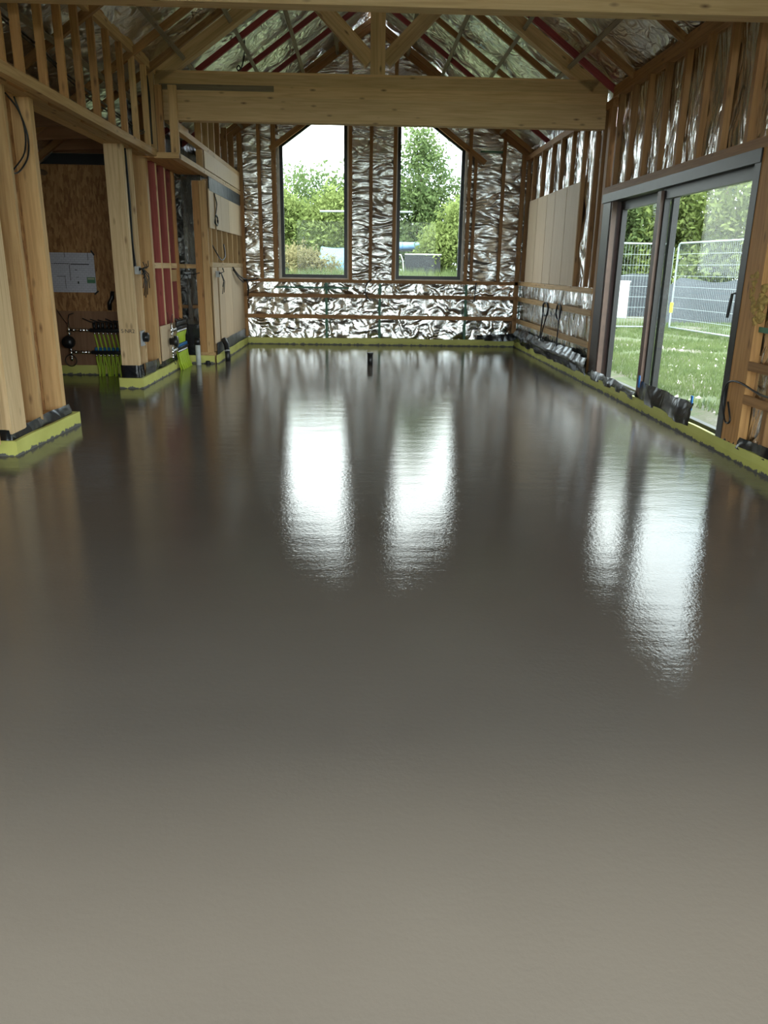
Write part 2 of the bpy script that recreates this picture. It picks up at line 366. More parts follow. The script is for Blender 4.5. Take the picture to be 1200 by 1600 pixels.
# the low wing beyond the partitions, with a small window of its own
WX0, WX1, WZ0, WZ1 = -4.3, -2.95, 0.6, 2.4
for q in ([(-5.2, 0), (WX0, 0), (WX0, zr(WX0)), (-5.2, zr(-5.2))], [(WX1, 0), (-2.6, 0), (-2.6, zr(-2.6)), (WX1, zr(WX1))], [(WX0, 0), (WX1, 0), (WX1, WZ0), (WX0, WZ0)], [(WX0, WZ1), (WX1, WZ1), (WX1, zr(WX1)), (WX0, zr(WX0))]): back('membrane', q)
def bp(name, x0, x1, z0, z1, mat='batten_brown', y0=-0.055, y1=0.0): return post(name, x0, x1, y0, y1, z0, z1, mat, wb)
def br(name, x0, x1, z0, z1, mat='batten_brown', y0=-0.055, y1=0.0): return rail_x(name, x0, x1, y0, y1, z0, z1, mat, wb)
for x in (-1.87, 0.19): bp('stud', x - 0.03, x + 0.03, 1.23, zr(x) - 0.1)
bp('stud', 2.10, 2.155, 1.23, 3.46); bp('stud', 2.62, 2.68, 1.23, zr(2.65) - 0.1)
bp('stud', -2.26, -2.17, 0.15, 3.75, 'spruce_orange'); bp('stud', 2.98, 3.06, 0.15, 3.50, 'batten_brown')
for x0, x1 in ((-1.64, -1.56), (-0.22, -0.16), (0.60, 0.66), (1.99, 2.05)): bp('stud', x0, x1, 1.23, zr((x0 + x1) / 2) - 0.1, 'batten_brown')
br('sill_rail', -2.25, 3.05, 1.165, 1.225); br('rail', -2.25, 3.05, 0.885, 0.955); br('rail', -2.25, 3.05, 0.495, 0.565)
for x in (-1.22 + 0.57, 0.38, 2.05): bp('tape', x - 0.022, x + 0.022, 0.12, 1.16, 'green_tape', -0.035, -0.022)
br('tape', -1.62, -0.22, 1.055, 1.085, 'green_tape', -0.035, -0.022); br('tape', 2.2, 2.62, 3.50, 3.53, 'green_tape', -0.035, -0.022)
# sloping trimmers over the windows (they run on past the outer jambs)
stick('trimmer', (-1.66, -0.03, wtop(-1.66) - 0.0), (-0.16, -0.03, wtop(-0.16) + 0.0), 0.06, 0.09, 'batten_brown', wb)
stick('trimmer', (0.58, -0.03, wtop(0.58)), (2.30, -0.03, wtop(2.30)), 0.06, 0.09, 'batten_brown', wb)
stick('gable_rafter', (-2.66, -0.03, zr(-2.66, 5.50)), (0.2, -0.03, 5.50), 0.06, 0.11, 'batten_brown', wb)
stick('gable_rafter', (3.12, -0.03, zr(3.12, 5.50)), (0.2, -0.03, 5.50), 0.06, 0.11, 'batten_brown', wb)
for o in [c for c in bpy.data.objects if c.parent == wb]: pass

def gable_window(name, x0, x1, lab):
    w = empty(name, (0, 15.5, 0), kind='structure', label=lab)
    z0 = 1.25
    def poly(i, zi):                                        # inset outline: i from the sides, zi from the sill
        a, b = x0 + i, x1 - i
        return [(a, z0 + zi), (b, z0 + zi), (b, wtop(b) - 0.02 - i * 1.2), (a, wtop(a) - 0.02 - i * 1.2)]
    def ring(nm, i0, i1, y0, y1, mat):
        P, Q = poly(i0, i0), poly(i1, i1); m = MB()
        for k in range(4):
            k2 = (k + 1) % 4
            a, b, c, d = P[k], P[k2], Q[k2], Q[k]
            vs = [(a[0], y0, a[1]), (b[0], y0, b[1]), (c[0], y0, c[1]), (d[0], y0, d[1]), (a[0], y1, a[1]), (b[0], y1, b[1]), (c[0], y1, c[1]), (d[0], y1, d[1])]
            m.add(vs, [(0, 1, 2, 3), (7, 6, 5, 4), (0, 4, 5, 1), (2, 6, 7, 3), (1, 5, 6, 2), (3, 7, 4, 0)])
        return m.build(nm, mat, w)
    ring('sealant_line', -0.045, 0.0, -0.02, 0.14, 'foam_white')
    ring('window_frame', 0.0, 0.062, 0.02, 0.10, 'frame_dark')
    P = poly(0.055, 0.055); MB().prism(P, 0.05, 0.074).build('pane', 'window_glass', w)
gable_window('window_1', -1.50, -0.25, 'tall gable window with sloped head, nearer the timber partitions')
gable_window('window_2', 0.68, 1.93, 'tall gable window with sloped head, nearer the sliding door')

w4 = empty('window_4', (0, 15.5, 0), kind='structure', label='small window of the low wing behind the partitions')
for lo, hi in (((WX0, 0.0, WZ0), (WX0 + 0.06, 0.08, WZ1)), ((WX1 - 0.06, 0.0, WZ0), (WX1, 0.08, WZ1)), ((WX0, 0.0, WZ0), (WX1, 0.08, WZ0 + 0.06)), ((WX0, 0.0, WZ1 - 0.06), (WX1, 0.08, WZ1))): MB().box(lo, hi).build('window_frame', 'frame_dark', w4)
MB().box((WX0 + 0.05, 0.03, WZ0 + 0.05), (WX1 - 0.05, 0.05, WZ1 - 0.05)).build('pane', 'window_glass', w4)

# right wall ------------------------------------------------
wr = empty('wall_right', (3.06, 0, 0), kind='structure')
def rp(name, y0, y1, z0, z1, mat='batten_brown', x0=0.0, x1=0.06): return post(name, x0, x1, y0, y1, z0, z1, mat, wr)
def rr(name, y0, y1, z0, z1, mat='batten_brown', x0=-0.02, x1=0.0): return rail_y(name, x0, x1, y0, y1, z0, z1, mat, wr)
def rs(quad, mat='foil_right', **k): return sheet('membrane', [(0.075, y, z) for y, z in quad], 0.05, mat, wr, **k)
rs([(10.3, 0), (15.56, 0), (15.56, 3.62), (10.3, 3.62)], freq=(4, 3.4, 2.0), amp=0.03)
rs([(6.3, 2.36), (10.3, 2.36), (10.3, 3.62), (6.3, 3.62)], freq=(4, 4.5, 1.6), amp=0.03)
rs([(-0.2, 0), (6.3, 0), (6.3, 3.62), (-0.2, 3.62)], freq=(4, 3.8, 1.8), amp=0.03)
FS = [15.30, 14.80, 14.12, 13.42, 12.83, 12.18, 11.56, 10.96, 10.66]
for y in FS: rp('stud', y - 0.03, y + 0.03, 1.24, 3.36)
rp('stud', 10.33, 10.43, 0.15, 3.36, 'batten_brown', -0.01, 0.06)
rr('top_plate', 10.3, 15.46, 3.36, 3.45, 'batten_brown', -0.01, 0.07)
rr('top_plate', -0.2, 10.3, 3.45, 3.57, 'batten_brown', -0.02, 0.07)
rr('sill_rail', 10.45, 15.43, 1.165, 1.235, 'spruce'); rr('rail', 10.43, 15.43, 0.875, 0.955, 'spruce'); rr('rail', 10.43, 15.43, 0.465, 0.545, 'spruce')
for y0, y1 in ((14.18, 14.86), (13.47, 14.17), (12.92, 13.46), (12.21, 12.91), (11.50, 12.20)):
    rp('plywood_panel', y0 + 0.006, y1 - 0.006, 1.24, 2.63, 'plywood', -0.014, 0.0)
yy = 0.3
while yy < 10.2:
    rp('stud', yy - 0.03, yy + 0.03, 2.44 if yy > 6.35 else 0.15, 3.45); yy += 0.49
rr('lintel', 6.0, 10.33, 2.36, 2.44, 'batten_brown', -0.02, 0.07)
rp('stud', 6.02, 6.30, 0.10, 3.45, 'spruce_orange', -0.015, 0.06)
for z in (0.50, 0.76): rr('rail', -0.1, 6.02, z - 0.035, z + 0.035, 'batten_brown')
rr('tape', 0.0, 6.0, 1.02, 1.06, 'green_tape', 0.01, 0.02); rr('tape', 15.40, 15.44, 0.13, 1.16, 'green_tape', 0.02, 0.03)
# expanding foam squeezed out on the post beside the door
fm = bmesh.new()
for k in range(16):
    s = bmesh.ops.create_icosphere(fm, subdivisions=3, radius=1.0, matrix=Matrix.Translation((0.0, 5.97 + 0.24 * random.random(), 1.10 + 0.36 * k / 16)) @ Matrix.Diagonal((0.022, 0.03 + 0.05 * random.random(), 0.025 + 0.03 * random.random(), 1)))
for v in fm.verts: v.co += Vector((noise.noise(v.co * 40), noise.noise(v.co * 40 + Vector((5, 0, 0))), noise.noise(v.co * 40 + Vector((0, 5, 0))))) * 0.016
me = bpy.data.meshes.new('spray_foam'); fm.to_mesh(me); fm.free(); link('spray_foam', me, 'spray_foam', wr, True)

# sliding door
dr = empty('door_1', (3.06, 8.3, 0), kind='structure', label='dark framed two-panel sliding glass door on to the garden')
def db(name, y0, y1, z0, z1, x0, x1, mat, parent=None): return MB().box((x0, y0 - 8.3, z0), (x1, y1 - 8.3, z1)).build(name, mat, parent or dr)
db('door_frame', 10.02, 10.32, 0.02, 2.36, -0.01, 0.20, 'frame_brown'); db('door_frame', 6.30, 6.40, 0.02, 2.36, -0.02, 0.20, 'frame_dark')
db('head_frame', 6.30, 10.32, 2.26, 2.36, -0.03, 0.20, 'frame_anthracite'); db('threshold', 6.30, 10.32, 0.0, 0.09, 0.0, 0.22, 'grey_plastic')
db('trim_bead', 9.98, 10.02, 0.09, 2.26, 0.0, 0.06, 'frame_brown_light')
def sash(y0, y1, x, mat, handle=False):
    s = empty('sash', (0, 0, 0)); s.parent = dr
    w = 0.075
    db('stile', y0, y0 + w, 0.09, 2.26, x, x + 0.06, mat, s); db('stile', y1 - w, y1, 0.09, 2.26, x, x + 0.06, mat, s)
    db('top_rail', y0 + w, y1 - w, 2.26 - 0.10, 2.26, x, x + 0.06, mat, s); db('bottom_rail', y0 + w, y1 - w, 0.09, 0.15, x, x + 0.06, mat, s)
    db('pane', y0 + w - 0.01, y1 - w + 0.01, 0.14, 2.17, x + 0.022, x + 0.046, 'window_glass', s)
    if handle:
        m = MB(); m.box((x - 0.02, y0 + 0.02 - 8.3, 1.02), (x, y0 + 0.06 - 8.3, 1.34)); m.tube([(x - 0.01, y0 + 0.04 - 8.3, 1.30), (x - 0.06, y0 + 0.05 - 8.3, 1.29), (x - 0.065, y0 + 0.07 - 8.3, 1.10)], 0.013, 8); m.build('handle', 'black_plastic', s, False)
sash(8.30, 9.98, 0.11, 'frame_dark'); sash(6.40, 8.42, 0.035, 'frame_dark', True)
db('meeting_stile', 8.38, 8.48, 0.09, 2.24, 0.0, 0.034, 'frame_brown_light')

# front wall round the window that the photograph is taken through
wf = empty('wall_front', (0, -0.2, 0), kind='structure')
def ff(quad): return sheet('membrane', [(x, 0, z) for x, z in quad], 0.12, 'foil_back', wf)
FX0, FX1, FZ = -2.5, 2.95, 3.2
ff([(-5.2, 0), (FX0, 0), (FX0, zr(FX0)), (-5.2, zr(-5.2))]); ff([(FX1, 0), (3.2, 0), (3.2, zr(3.2)), (FX1, zr(FX1))])
ff([(FX0, FZ), (0.2, FZ), (0.2, zr(0.2)), (FX0, zr(FX0))]); ff([(0.2, FZ), (FX1, FZ), (FX1, zr(FX1)), (0.2, zr(0.2))])
w3 = empty('window_3', (0, -0.2, 0), kind='structure', label='wide front window through which the room is seen')
for lo, hi in (((FX0, -0.05, 0), (FX0 + 0.07, 0.05, FZ)), ((FX1 - 0.07, -0.05, 0), (FX1, 0.05, FZ)), ((FX0, -0.05, FZ - 0.07), (FX1, 0.05, FZ)), ((FX0, -0.05, 0.0), (FX1, 0.05, 0.06))):
    MB().box(lo, hi).build('window_frame', 'frame_dark', w3)
MB().box((FX0 + 0.07, -0.012, 0.06), (FX1 - 0.07, 0.012, FZ - 0.07)).build('pane', 'window_glass', w3)

# left wall ------------------------------------------------
wl = empty('wall_left', (-2.68, 0, 0), kind='structure')
OX = 2.68
def lp(name, x0, x1, y0, y1, z0, z1, mat='spruce'): return post(name, x0 + OX, x1 + OX, y0, y1, z0, z1, mat, wl)
def lr(name, x0, x1, y0, y1, z0, z1, mat='spruce'): return rail_y(name, x0 + OX, x1 + OX, y0, y1, z0, z1, mat, wl)
def ls(name, quad, mat='foil_dark', step=0.08, **k): return sheet(name, [(x + OX, y, z) for x, y, z in quad], step, mat, wl, **k)
# outer wall far behind, and the near stretch beside the camera
ls('membrane', [(-5.15, -0.2, 0), (-5.15, 15.56, 0), (-5.15, 15.56, 1.88), (-5.15, -0.2, 1.88)], 'foil_back', 0.12)
ls('membrane', [(-2.95, -0.2, 0), (-2.95, 6.0, 0), (-2.95, 6.0, 2.72), (-2.95, -0.2, 2.72)], 'foil_back', 0.08)
y = 0.4
while y < 5.9: lp('stud', -2.90, -2.72, y - 0.022, y + 0.022, 0.13, 2.70); y += 0.6
# upper stud wall standing proud of the posts below
lr('upper_bottom_plate', -2.565, -2.49, -0.1, 10.72, 2.705, 2.785, 'spruce')
lr('upper_top_plate', -2.545, -2.49, -0.1, 10.58, 3.645, 3.745, 'spruce'); lr('upper_top_plate', -2.56, -2.50, -0.1, 10.58, 3.75, 3.83, 'spruce_orange')
ys = [6.18, 6.50, 6.96, 7.40, 7.83, 8.27, 8.73, 9.18, 9.63, 10.12, 10.45]
ys = [5.72 - 0.46 * k for k in range(12)] + ys
for y in ys: lp('upper_stud', -2.555, -2.492, y - 0.021, y + 0.021, 2.785, 3.645, 'spruce_orange' if y < 9.5 else 'spruce')
lr('lower_plate', -2.80, -2.655, 5.95, 12.10, 2.735, 2.80, 'spruce'); lr('lower_plate', -2.92, -2.815, 5.95, 12.10, 2.735, 2.80, 'spruce')
for y in (6.7, 7.5, 8.3, 9.1, 9.9): lr('block', -2.655, -2.565, y - 0.14, y + 0.14, 2.725, 2.78, 'spruce_orange')
# near pier
lp('post', -2.96, -2.715, 6.02, 6.29, 0.165, 2.735, 'spruce_pale'); lp('stud', -2.94, -2.715, 6.60, 6.645, 0.165, 2.735, 'spruce')
lp('stud', -2.94, -2.715, 7.10, 7.185, 0.165, 2.735, 'spruce'); lp('osb_strip', -2.89, -2.87, 6.65, 7.10, 0.165, 2.735, 'osb'); lp('osb_strip', -2.97, -2.945, 6.0, 7.18, 0.165, 2.735, 'osb')
lr('sole_plate', -2.96, -2.755, 6.05, 7.185, 0.0, 0.165, 'spruce')
# second pier
lp('post', -2.89, -2.68, 9.57, 9.645, 0.17, 2.735, 'spruce_pale'); lp('stud', -2.84, -2.68, 9.935, 9.965, 0.17, 2.735, 'spruce_pale')
lp('stud', -2.89, -2.68, 10.54, 10.64, 0.17, 2.735, 'spruce'); lp('osb_strip', -2.91, -2.895, 9.645, 10.54, 0.17, 2.735, 'osb')
lr('sole_plate', -2.89, -2.73, 9.60, 12.12, 0.0, 0.165, 'spruce')
for y in (11.06, 11.54):
    lp('stud', -2.86, -2.692, y - 0.018, y + 0.018, 0.17, 2.735, 'stud_red'); lp('stud_edge', -2.692, -2.68, y - 0.018, y + 0.018, 0.17, 2.735, 'spruce_pale')
lp('stud', -2.89, -2.72, 11.96, 12.03, 0.17, 2.735, 'stud_red'); lp('stud', -2.80, -2.68, 12.035, 12.09, 0.17, 2.735, 'spruce_orange')
for y0, y1 in ((10.65, 11.03), (11.09, 11.51), (11.57, 11.96)): lp('red_panel', -2.90, -2.87, y0, y1, 0.60 if y0 > 10.7 else 0.17, 2.735, 'stud_red')
lr('noggin', -2.80, -2.69, 10.65, 11.97, 1.40, 1.47, 'spruce_pale'); lp('socket_board', -2.72, -2.69, 11.62, 11.92, 1.22, 1.38, 'spruce')
# dark duct niche between the pier and the boarded nib
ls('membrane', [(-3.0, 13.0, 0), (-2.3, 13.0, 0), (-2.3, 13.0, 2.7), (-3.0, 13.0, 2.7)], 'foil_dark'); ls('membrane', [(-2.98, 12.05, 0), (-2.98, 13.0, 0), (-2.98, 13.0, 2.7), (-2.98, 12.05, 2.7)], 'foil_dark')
rail_x('noggin', -2.9 + OX, -2.46 + OX, 12.3, 12.35, 1.40, 1.46, 'spruce', wl); rail_x('noggin', -2.9 + OX, -2.46 + OX, 12.6, 12.65, 0.80, 0.85, 'batten_brown', wl)
board('skirting_membrane', (-2.95 + OX, 12.20, 0.0), (-2.46 + OX, 12.215, 0.58), 'black_polythene', wl)
# boarded nib
NX = -2.24
lp('stud', -2.46, -2.36, 12.20, 12.255, 0.165, 2.62, 'spruce_orange'); lp('stud', -2.355, -2.26, 12.20, 12.255, 0.165, 2.62, 'spruce')
lr('sole_plate', -2.46, NX, 12.2, 15.45, 0.0, 0.165, 'spruce')
for y in (12.42, 12.86, 13.34, 13.86, 14.40, 14.95, 15.40): lp('stud', NX - 0.10, NX - 0.004, y - 0.03, y + 0.03, 0.165, 2.66, 'spruce')
for z0, z1 in ((0.29, 1.42), (1.98, 2.52)):
    for y0, y1 in ((12.27, 12.66), (12.80, 13.28), (13.29, 14.05), (14.06, 15.44)): lp('plywood_panel', NX - 0.002, NX + 0.012, y0, y1, z0, z1, 'plywood')
lr('noggin', NX - 0.03, NX + 0.014, 12.27, 15.44, 1.425, 1.49, 'spruce_pale')
lr('black_band', NX - 0.002, NX + 0.016, 12.30, 15.36, 2.50, 2.69, 'grey_membrane')
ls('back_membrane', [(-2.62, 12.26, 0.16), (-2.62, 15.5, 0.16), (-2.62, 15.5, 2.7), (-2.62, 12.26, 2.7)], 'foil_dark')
# bulkhead over the niche and nib
lr('bulkhead_plate', -2.32, -2.22, 10.40, 15.44, 2.69, 2.755, 'spruce_pale'); rail_x('bulkhead_plate', -2.52 + OX, -2.22 + OX, 10.36, 10.46, 2.69, 2.755, 'spruce', wl)
lr('soffit_board', -2.66, -2.32, 10.40, 12.26, 2.70, 2.72, 'spruce_orange')
lr('bulkhead_rail', -2.30, -2.22, 10.44, 15.40, 3.00, 3.07, 'spruce'); lr('bulkhead_rail', -2.56, -2.48, 10.75, 12.3, 3.22, 3.30, 'spruce')
lp('bulkhead_stud', -2.32, -2.22, 10.40, 10.45, 2.755, 3.50, 'spruce'); lp('bulkhead_stud', -2.48, -2.40, 10.42, 10.48, 2.755, 3.50, 'spruce_orange')
for y in (11.95, 12.45, 12.95, 13.45, 14.15, 14.85): lp('bulkhead_stud', -2.32, -2.23, y - 0.025, y + 0.025, 2.755, 3.62, 'spruce' if y < 13.2 else 'batten_brown')
lp('plywood_panel', -2.225, -2.213, 12.0, 15.3, 2.765, 2.995, 'plywood')
for y in (10.9, 11.6): lp('rear_stud', -2.85, -2.75, y - 0.03, y + 0.03, 2.80, 3.45, 'batten_brown')
ls('membrane', [(-2.95, 10.75, 2.80), (-2.95, 15.5, 2.80), (-2.95, 15.5, 3.42), (-2.95, 10.75, 3.42)], 'black_polythene')  # black backing added to give the dark behind the bulkhead studs
# side room: boarded back wall, ceiling and its joists
wsd = empty('wall_side', (-3.6, 10.75, 0), kind='structure')
def sb(name, x0, x1, y0, y1, z0, z1, mat): return post(name, x0 + 3.6, x1 + 3.6, y0 - 10.75, y1 - 10.75, z0, z1, mat, wsd)
sb('osb_panel', -4.6, -3.602, 10.75, 10.77, 0.84, 2.64, 'osb'); sb('osb_panel', -3.598, -2.92, 10.75, 10.77, 0.84, 2.64, 'osb')
sb('plywood_panel', -4.6, -2.92, 10.735, 10.765, 0.0, 0.84, 'plywood_brown')
rail_x('black_band', -4.6 + 3.6, -2.92 + 3.6, -0.02, 0.02, 2.64, 2.765, 'grey_membrane', wsd)
rail_x('wall_plate', -4.6 + 3.6, -2.92 + 3.6, -0.03, 0.02, 2.77, 2.83, 'plywood_brown', wsd)
sb('osb_panel', -4.62, -4.60, 6.0, 10.77, 0.0, 2.7, 'osb'); rail_x('osb_panel', -4.6 + 3.6, -2.9 + 3.6, 5.98 - 10.75, 6.0 - 10.75, 0.0, 5.4 / 2, 'osb', wsd)
c2 = empty('ceiling_side', (-3.6, 8.4, 2.86), kind='structure')
MB().box((-1.02, -2.4, 0.16), (0.66, 2.4, 0.18)).build('ceiling_board', 'plywood_brown', c2)
for y in (-1.9, -1.1, -0.3, 0.5, 1.3, 2.1): stick('joist', (-1.0, y, -0.05), (0.66, y, 0.04), 0.05, 0.18, 'plywood_brown', c2)

# roof ------------------------------------------------
ce = empty('ceiling', (0.2, 7.7, 5.6), kind='structure')
def cs(quad, **k): return sheet('membrane', [(x - 0.2, y - 7.7, z - 5.6) for x, y, z in quad], 0.065, 'foil_roof', ce, **k)
for y0, y1 in ((-0.2, 4.2), (4.2, 8.2), (8.2, 11.5), (11.5, 15.56)):
    cs([(0.2, y0, RC), (0.2, y1, RC), (3.2, y1, zr(3.2)), (3.2, y0, zr(3.2))], freq=(3, 3.4, 3), amp=0.04)
    cs([(-5.2, y0, zr(-5.2)), (-5.2, y1, zr(-5.2)), (0.2, y1, RC), (0.2, y0, RC)], freq=(3, 3.4, 3), amp=0.04)
def cst(name, p, q, w, d, mat, up): return stick(name, [p[0] - 0.2, p[1] - 7.7, p[2] - 5.6], [q[0] - 0.2, q[1] - 7.7, q[2] - 5.6], w, d, mat, ce, up)
RY = [0.6, 1.8, 3.0, 4.2, 5.3, 6.9, 8.2, 9.62, 10.33, 11.52, 12.85, 14.05, 15.25]
for y in RY:
    red_l = y in (11.52, 12.85, 14.05); red_r = y in (10.33, 14.05)
    cst('rafter', (-5.1, y, zr(-5.1, 5.545)), (0.2, y, 5.545), 0.05, 0.07, 'batten_red' if red_l else 'batten_brown', (0.57, 0, 0.82))
    cst('rafter', (3.12, y, zr(3.12, 5.545)), (0.2, y, 5.545), 0.05, 0.07, 'batten_red' if red_r else 'batten_brown', (0.57, 0, 0.82))
for d in (0.62, 1.2, 1.77, 2.35, 3.0, 3.6, 4.2):
    for s in (-1, 1):
        if s > 0 and d > 2.7: continue
        x = 0.2 + s * d; cst('purlin', (x, -0.1, zr(x, 5.475)), (x, 15.45, zr(x, 5.475)), 0.05, 0.04, 'batten_grey', (s * 0.57, 0, 0.82))
cst('ridge_board', (0.2, -0.1, 5.5), (0.2, 15.5, 5.5), 0.05, 0.12, 'batten_brown', (0, 0, 1))

# ------------------------------------------------------------------ roof trusses
def truss(y, lab, x0=-2.52, x1=3.06):
    t = empty('roof_truss', (0.2, y, 3.15), label=lab, cat='roof truss', group='timber trusses across the room')
    b = stick('tie_beam', (x0 - 0.2, 0.07, 0.275), (x1 - 0.2, 0.07, 0.275), 0.14, 0.55, 'glulam', t)
    post('king_post', -0.09, 0.09, 0.0, 0.14, 0.552, 2.26, 'glulam', t)
    for s in (-1, 1):
        stick('top_chord', (s * 2.70, 0.07, 0.47), (s * 0.09, 0.07, 2.26), 0.14, 0.15, 'glulam', t)
        stick('strut', (s * 0.09, 0.07, 0.70), (s * 0.98, 0.07, 1.56), 0.13, 0.17, 'glulam', t)
    return t
t1 = truss(10.60, 'whole timber truss with broad laminated tie beam and king post before the gable windows')
MB().box((-2.66, -0.004, 0.335), (-1.27, 0.004, 0.40)).build('slot_shade', 'batten_grey', t1)  # flat grey strip painted for the shade in the beam's recessed slot
truss(6.05, 'pale laminated truss beam running along the very top edge of the view')

# ------------------------------------------------------------------ edge insulation (yellow foam upstand)
def edge_foam(lab, pts, h=0.125, th=0.03, z0=-0.01, amp=0.006):
    """upstand along a path; the room side is on the walker's right"""
    m = MB(); P = []
    for a, b in zip(pts[:-1], pts[1:]):
        n = max(1, int((Vector(b) - Vector(a)).length / 0.12))
        P += [Vector(a).lerp(Vector(b), k / n) for k in range(n)]
    P.append(Vector(pts[-1]))
    vs = []
    for i, p in enumerate(P):
        d0 = (p - P[i - 1]).normalized() if i > 0 else (P[1] - p).normalized(); d1 = (P[i + 1] - p).normalized() if i < len(P) - 1 else d0
        nrm = Vector((d0.y + d1.y, -d0.x - d1.x)); k = nrm.length; nrm = nrm / k if k > 1e-6 else Vector((d0.y, -d0.x)); sc = 1 / max(0.5, (k / 2))
        w = noise.noise(Vector((p.x * 1.3, p.y * 1.3, 3))) ; hz = h * (1 + 0.10 * noise.noise(Vector((p.x, p.y * 1.7, 9)))); off = amp * w
        a = p + nrm * off; b = p - nrm * (th * sc)
        vs += [(a.x, a.y, z0), (a.x + nrm.x * 0.004, a.y + nrm.y * 0.004, hz * 0.5), (a.x, a.y, hz), (b.x, b.y, hz), (b.x, b.y, z0)]
    fs = []
    for i in range(len(P) - 1):
        for k in range(5):
            fs.append((i * 5 + k, i * 5 + (k + 1) % 5, (i + 1) * 5 + (k + 1) % 5, (i + 1) * 5 + k))
    fs += [(4, 3, 2, 1, 0), tuple((len(P) - 1) * 5 + k for k in range(5))]
    o = m.add(vs, fs).build('edge_insulation', 'yellow_foam')
    tag(o, lab, 'insulation strip', 'yellow foam upstands round the screed'); return o
edge_foam('yellow foam upstand wrapped round the foot of the nearest timber pier', [(-2.97, 6.00), (-2.70, 6.00), (-2.655, 7.235), (-2.97, 7.235)][::-1])
edge_foam('yellow foam upstand round the second pier, below the black plastic wrap', [(-2.895, 9.85), (-2.895, 9.55), (-2.665, 9.55), (-2.665, 12.14)][::-1])
edge_foam('short yellow foam strip crossing the dark duct niche behind the white pipe', [(-2.64, 12.16), (-2.24, 12.16)][::-1], amp=0.002)
edge_foam('yellow foam strip along the foot of the plywood-boarded nib', [(-2.212, 12.16), (-2.20, 13.6), (-2.205, 15.42)][::-1])
edge_foam('yellow foam strip along the foil gable wall under the two windows', [(-2.20, 15.44), (3.035, 15.44)][::-1] [::-1])
edge_foam('long yellow foam strip below the sliding door and black polythene', [(3.04, 15.43), (3.035, 12.4), (3.04, 9.0), (3.035, 5.0), (3.04, 0.0)], amp=0.012)
edge_foam('dull yellow foam strip under the manifold in the dim side room', [(-4.58, 10.71), (-2.91, 10.71)][::-1][::-1])

# ------------------------------------------------------------------ black polythene along the edges
def ribbon(lab, path, prof, step=0.05, amp=0.03, mat='black_polythene', seed=0.0, name='plastic_sheet', hvar=0.0, vamp=None):
    """crumpled strip: path of (x,y), profile of (outward offset, z)"""
    P = []
    for a, b in zip(path[:-1], path[1:]):
        n = max(1, int((Vector(b) - Vector(a)).length / step)); P += [Vector(a).lerp(Vector(b), k / n) for k in range(n)]
    P.append(Vector(path[-1])); Q = []
    for a, b in zip(prof[:-1], prof[1:]):
        n = max(1, int((Vector(b) - Vector(a)).length / 0.03)); Q += [Vector(a).lerp(Vector(b), k / n) for k in range(n)]
    Q.append(Vector(prof[-1])); vs = []
    z0 = prof[0][1]
    for i, p in enumerate(P):
        d = (P[min(i + 1, len(P) - 1)] - P[max(i - 1, 0)]).normalized(); nrm = Vector((-d.y, d.x))
        hs = 1 + hvar * noise.noise(Vector((p.x * 1.1 + seed, p.y * 1.1, 4)))
        for q in Q:
            t = Vector((p.x * 3.2 + seed, p.y * 3.2 - q.y * 2.5, q.y * 2.2)); h = 1.3 * noise.noise(t) + 0.7 * abs(noise.noise(t * 2.1)) - 0.2
            vs.append((p.x + nrm.x * (q.x + h * amp), p.y + nrm.y * (q.x + h * amp), z0 + (q.y - z0) * hs + amp * 0.35 * noise.noise(t * 1.3 + Vector((9, 1, 2)))))
    W = len(Q); fs = [(i * W + j, (i + 1) * W + j, (i + 1) * W + j + 1, i * W + j + 1) for i in range(len(P) - 1) for j in range(W - 1)]
    o = MB().add(vs, fs).build(name, mat, None, True); tag(o, lab, 'plastic sheet', 'loose damp-proof sheeting'); return o
# walking towards the camera along the right wall the wall side is at -nrm, so offsets are negative
ribbon('crumpled black polythene bunched along the wall under the cable loops', [(3.03, 15.35), (3.03, 10.35)], [(0.0, 0.105), (-0.03, 0.17), (-0.05, 0.24), (0.0, 0.31), (0.03, 0.36)], amp=0.05, hvar=0.35, seed=2.0)
ribbon('black polythene lying slack over the threshold by the far door sash', [(3.03, 10.35), (3.035, 8.45)], [(0.0, 0.10), (0.0, 0.15), (0.03, 0.20)], amp=0.03, hvar=0.4, seed=5.0)
dp = ribbon('glossy black polythene draped over the threshold, held by blue tape', [(3.04, 8.46), (3.03, 6.95)], [(0.0, 0.10), (0.0, 0.14), (0.015, 0.22), (0.035, 0.31)], amp=0.035, seed=8.0)
for y in (8.40, 7.00): MB().box((3.055, y - 0.022, 0.24), (3.062, y + 0.022, 0.37)).build('tape', 'blue_tape', dp)
ribbon('black polythene scrap behind the foam beside the brown door post', [(3.05, 6.25), (3.05, 4.5)], [(0.0, 0.11), (0.015, 0.16), (0.03, 0.20)], amp=0.04, seed=3.0)
ribbon('black plastic tucked between the nearest pier and its yellow foam', [(-2.94, 5.985), (-2.71, 5.985), (-2.675, 7.22)], [(0.0, 0.115), (0.008, 0.15), (0.03, 0.20)], amp=0.02, seed=1.0)
ribbon('smooth black plastic band wrapped round the foot of the second pier', [(-2.90, 9.9), (-2.90, 9.558), (-2.672, 9.558), (-2.672, 9.75)], [(0.0, 0.11), (0.0, 0.275)], amp=0.004, seed=4.0)
ribbon('creased black plastic hanging below the second manifold board', [(-2.672, 9.75), (-2.672, 11.95)], [(0.0, 0.11), (-0.005, 0.20), (0.004, 0.27)], amp=0.03, hvar=0.3, seed=6.0)
ribbon('grey-black damp strip at the foot of the plywood nib', [(-2.215, 12.28), (-2.215, 15.4)], [(0.0, 0.11), (0.0, 0.30)], amp=0.012, mat='grey_membrane', seed=7.0)
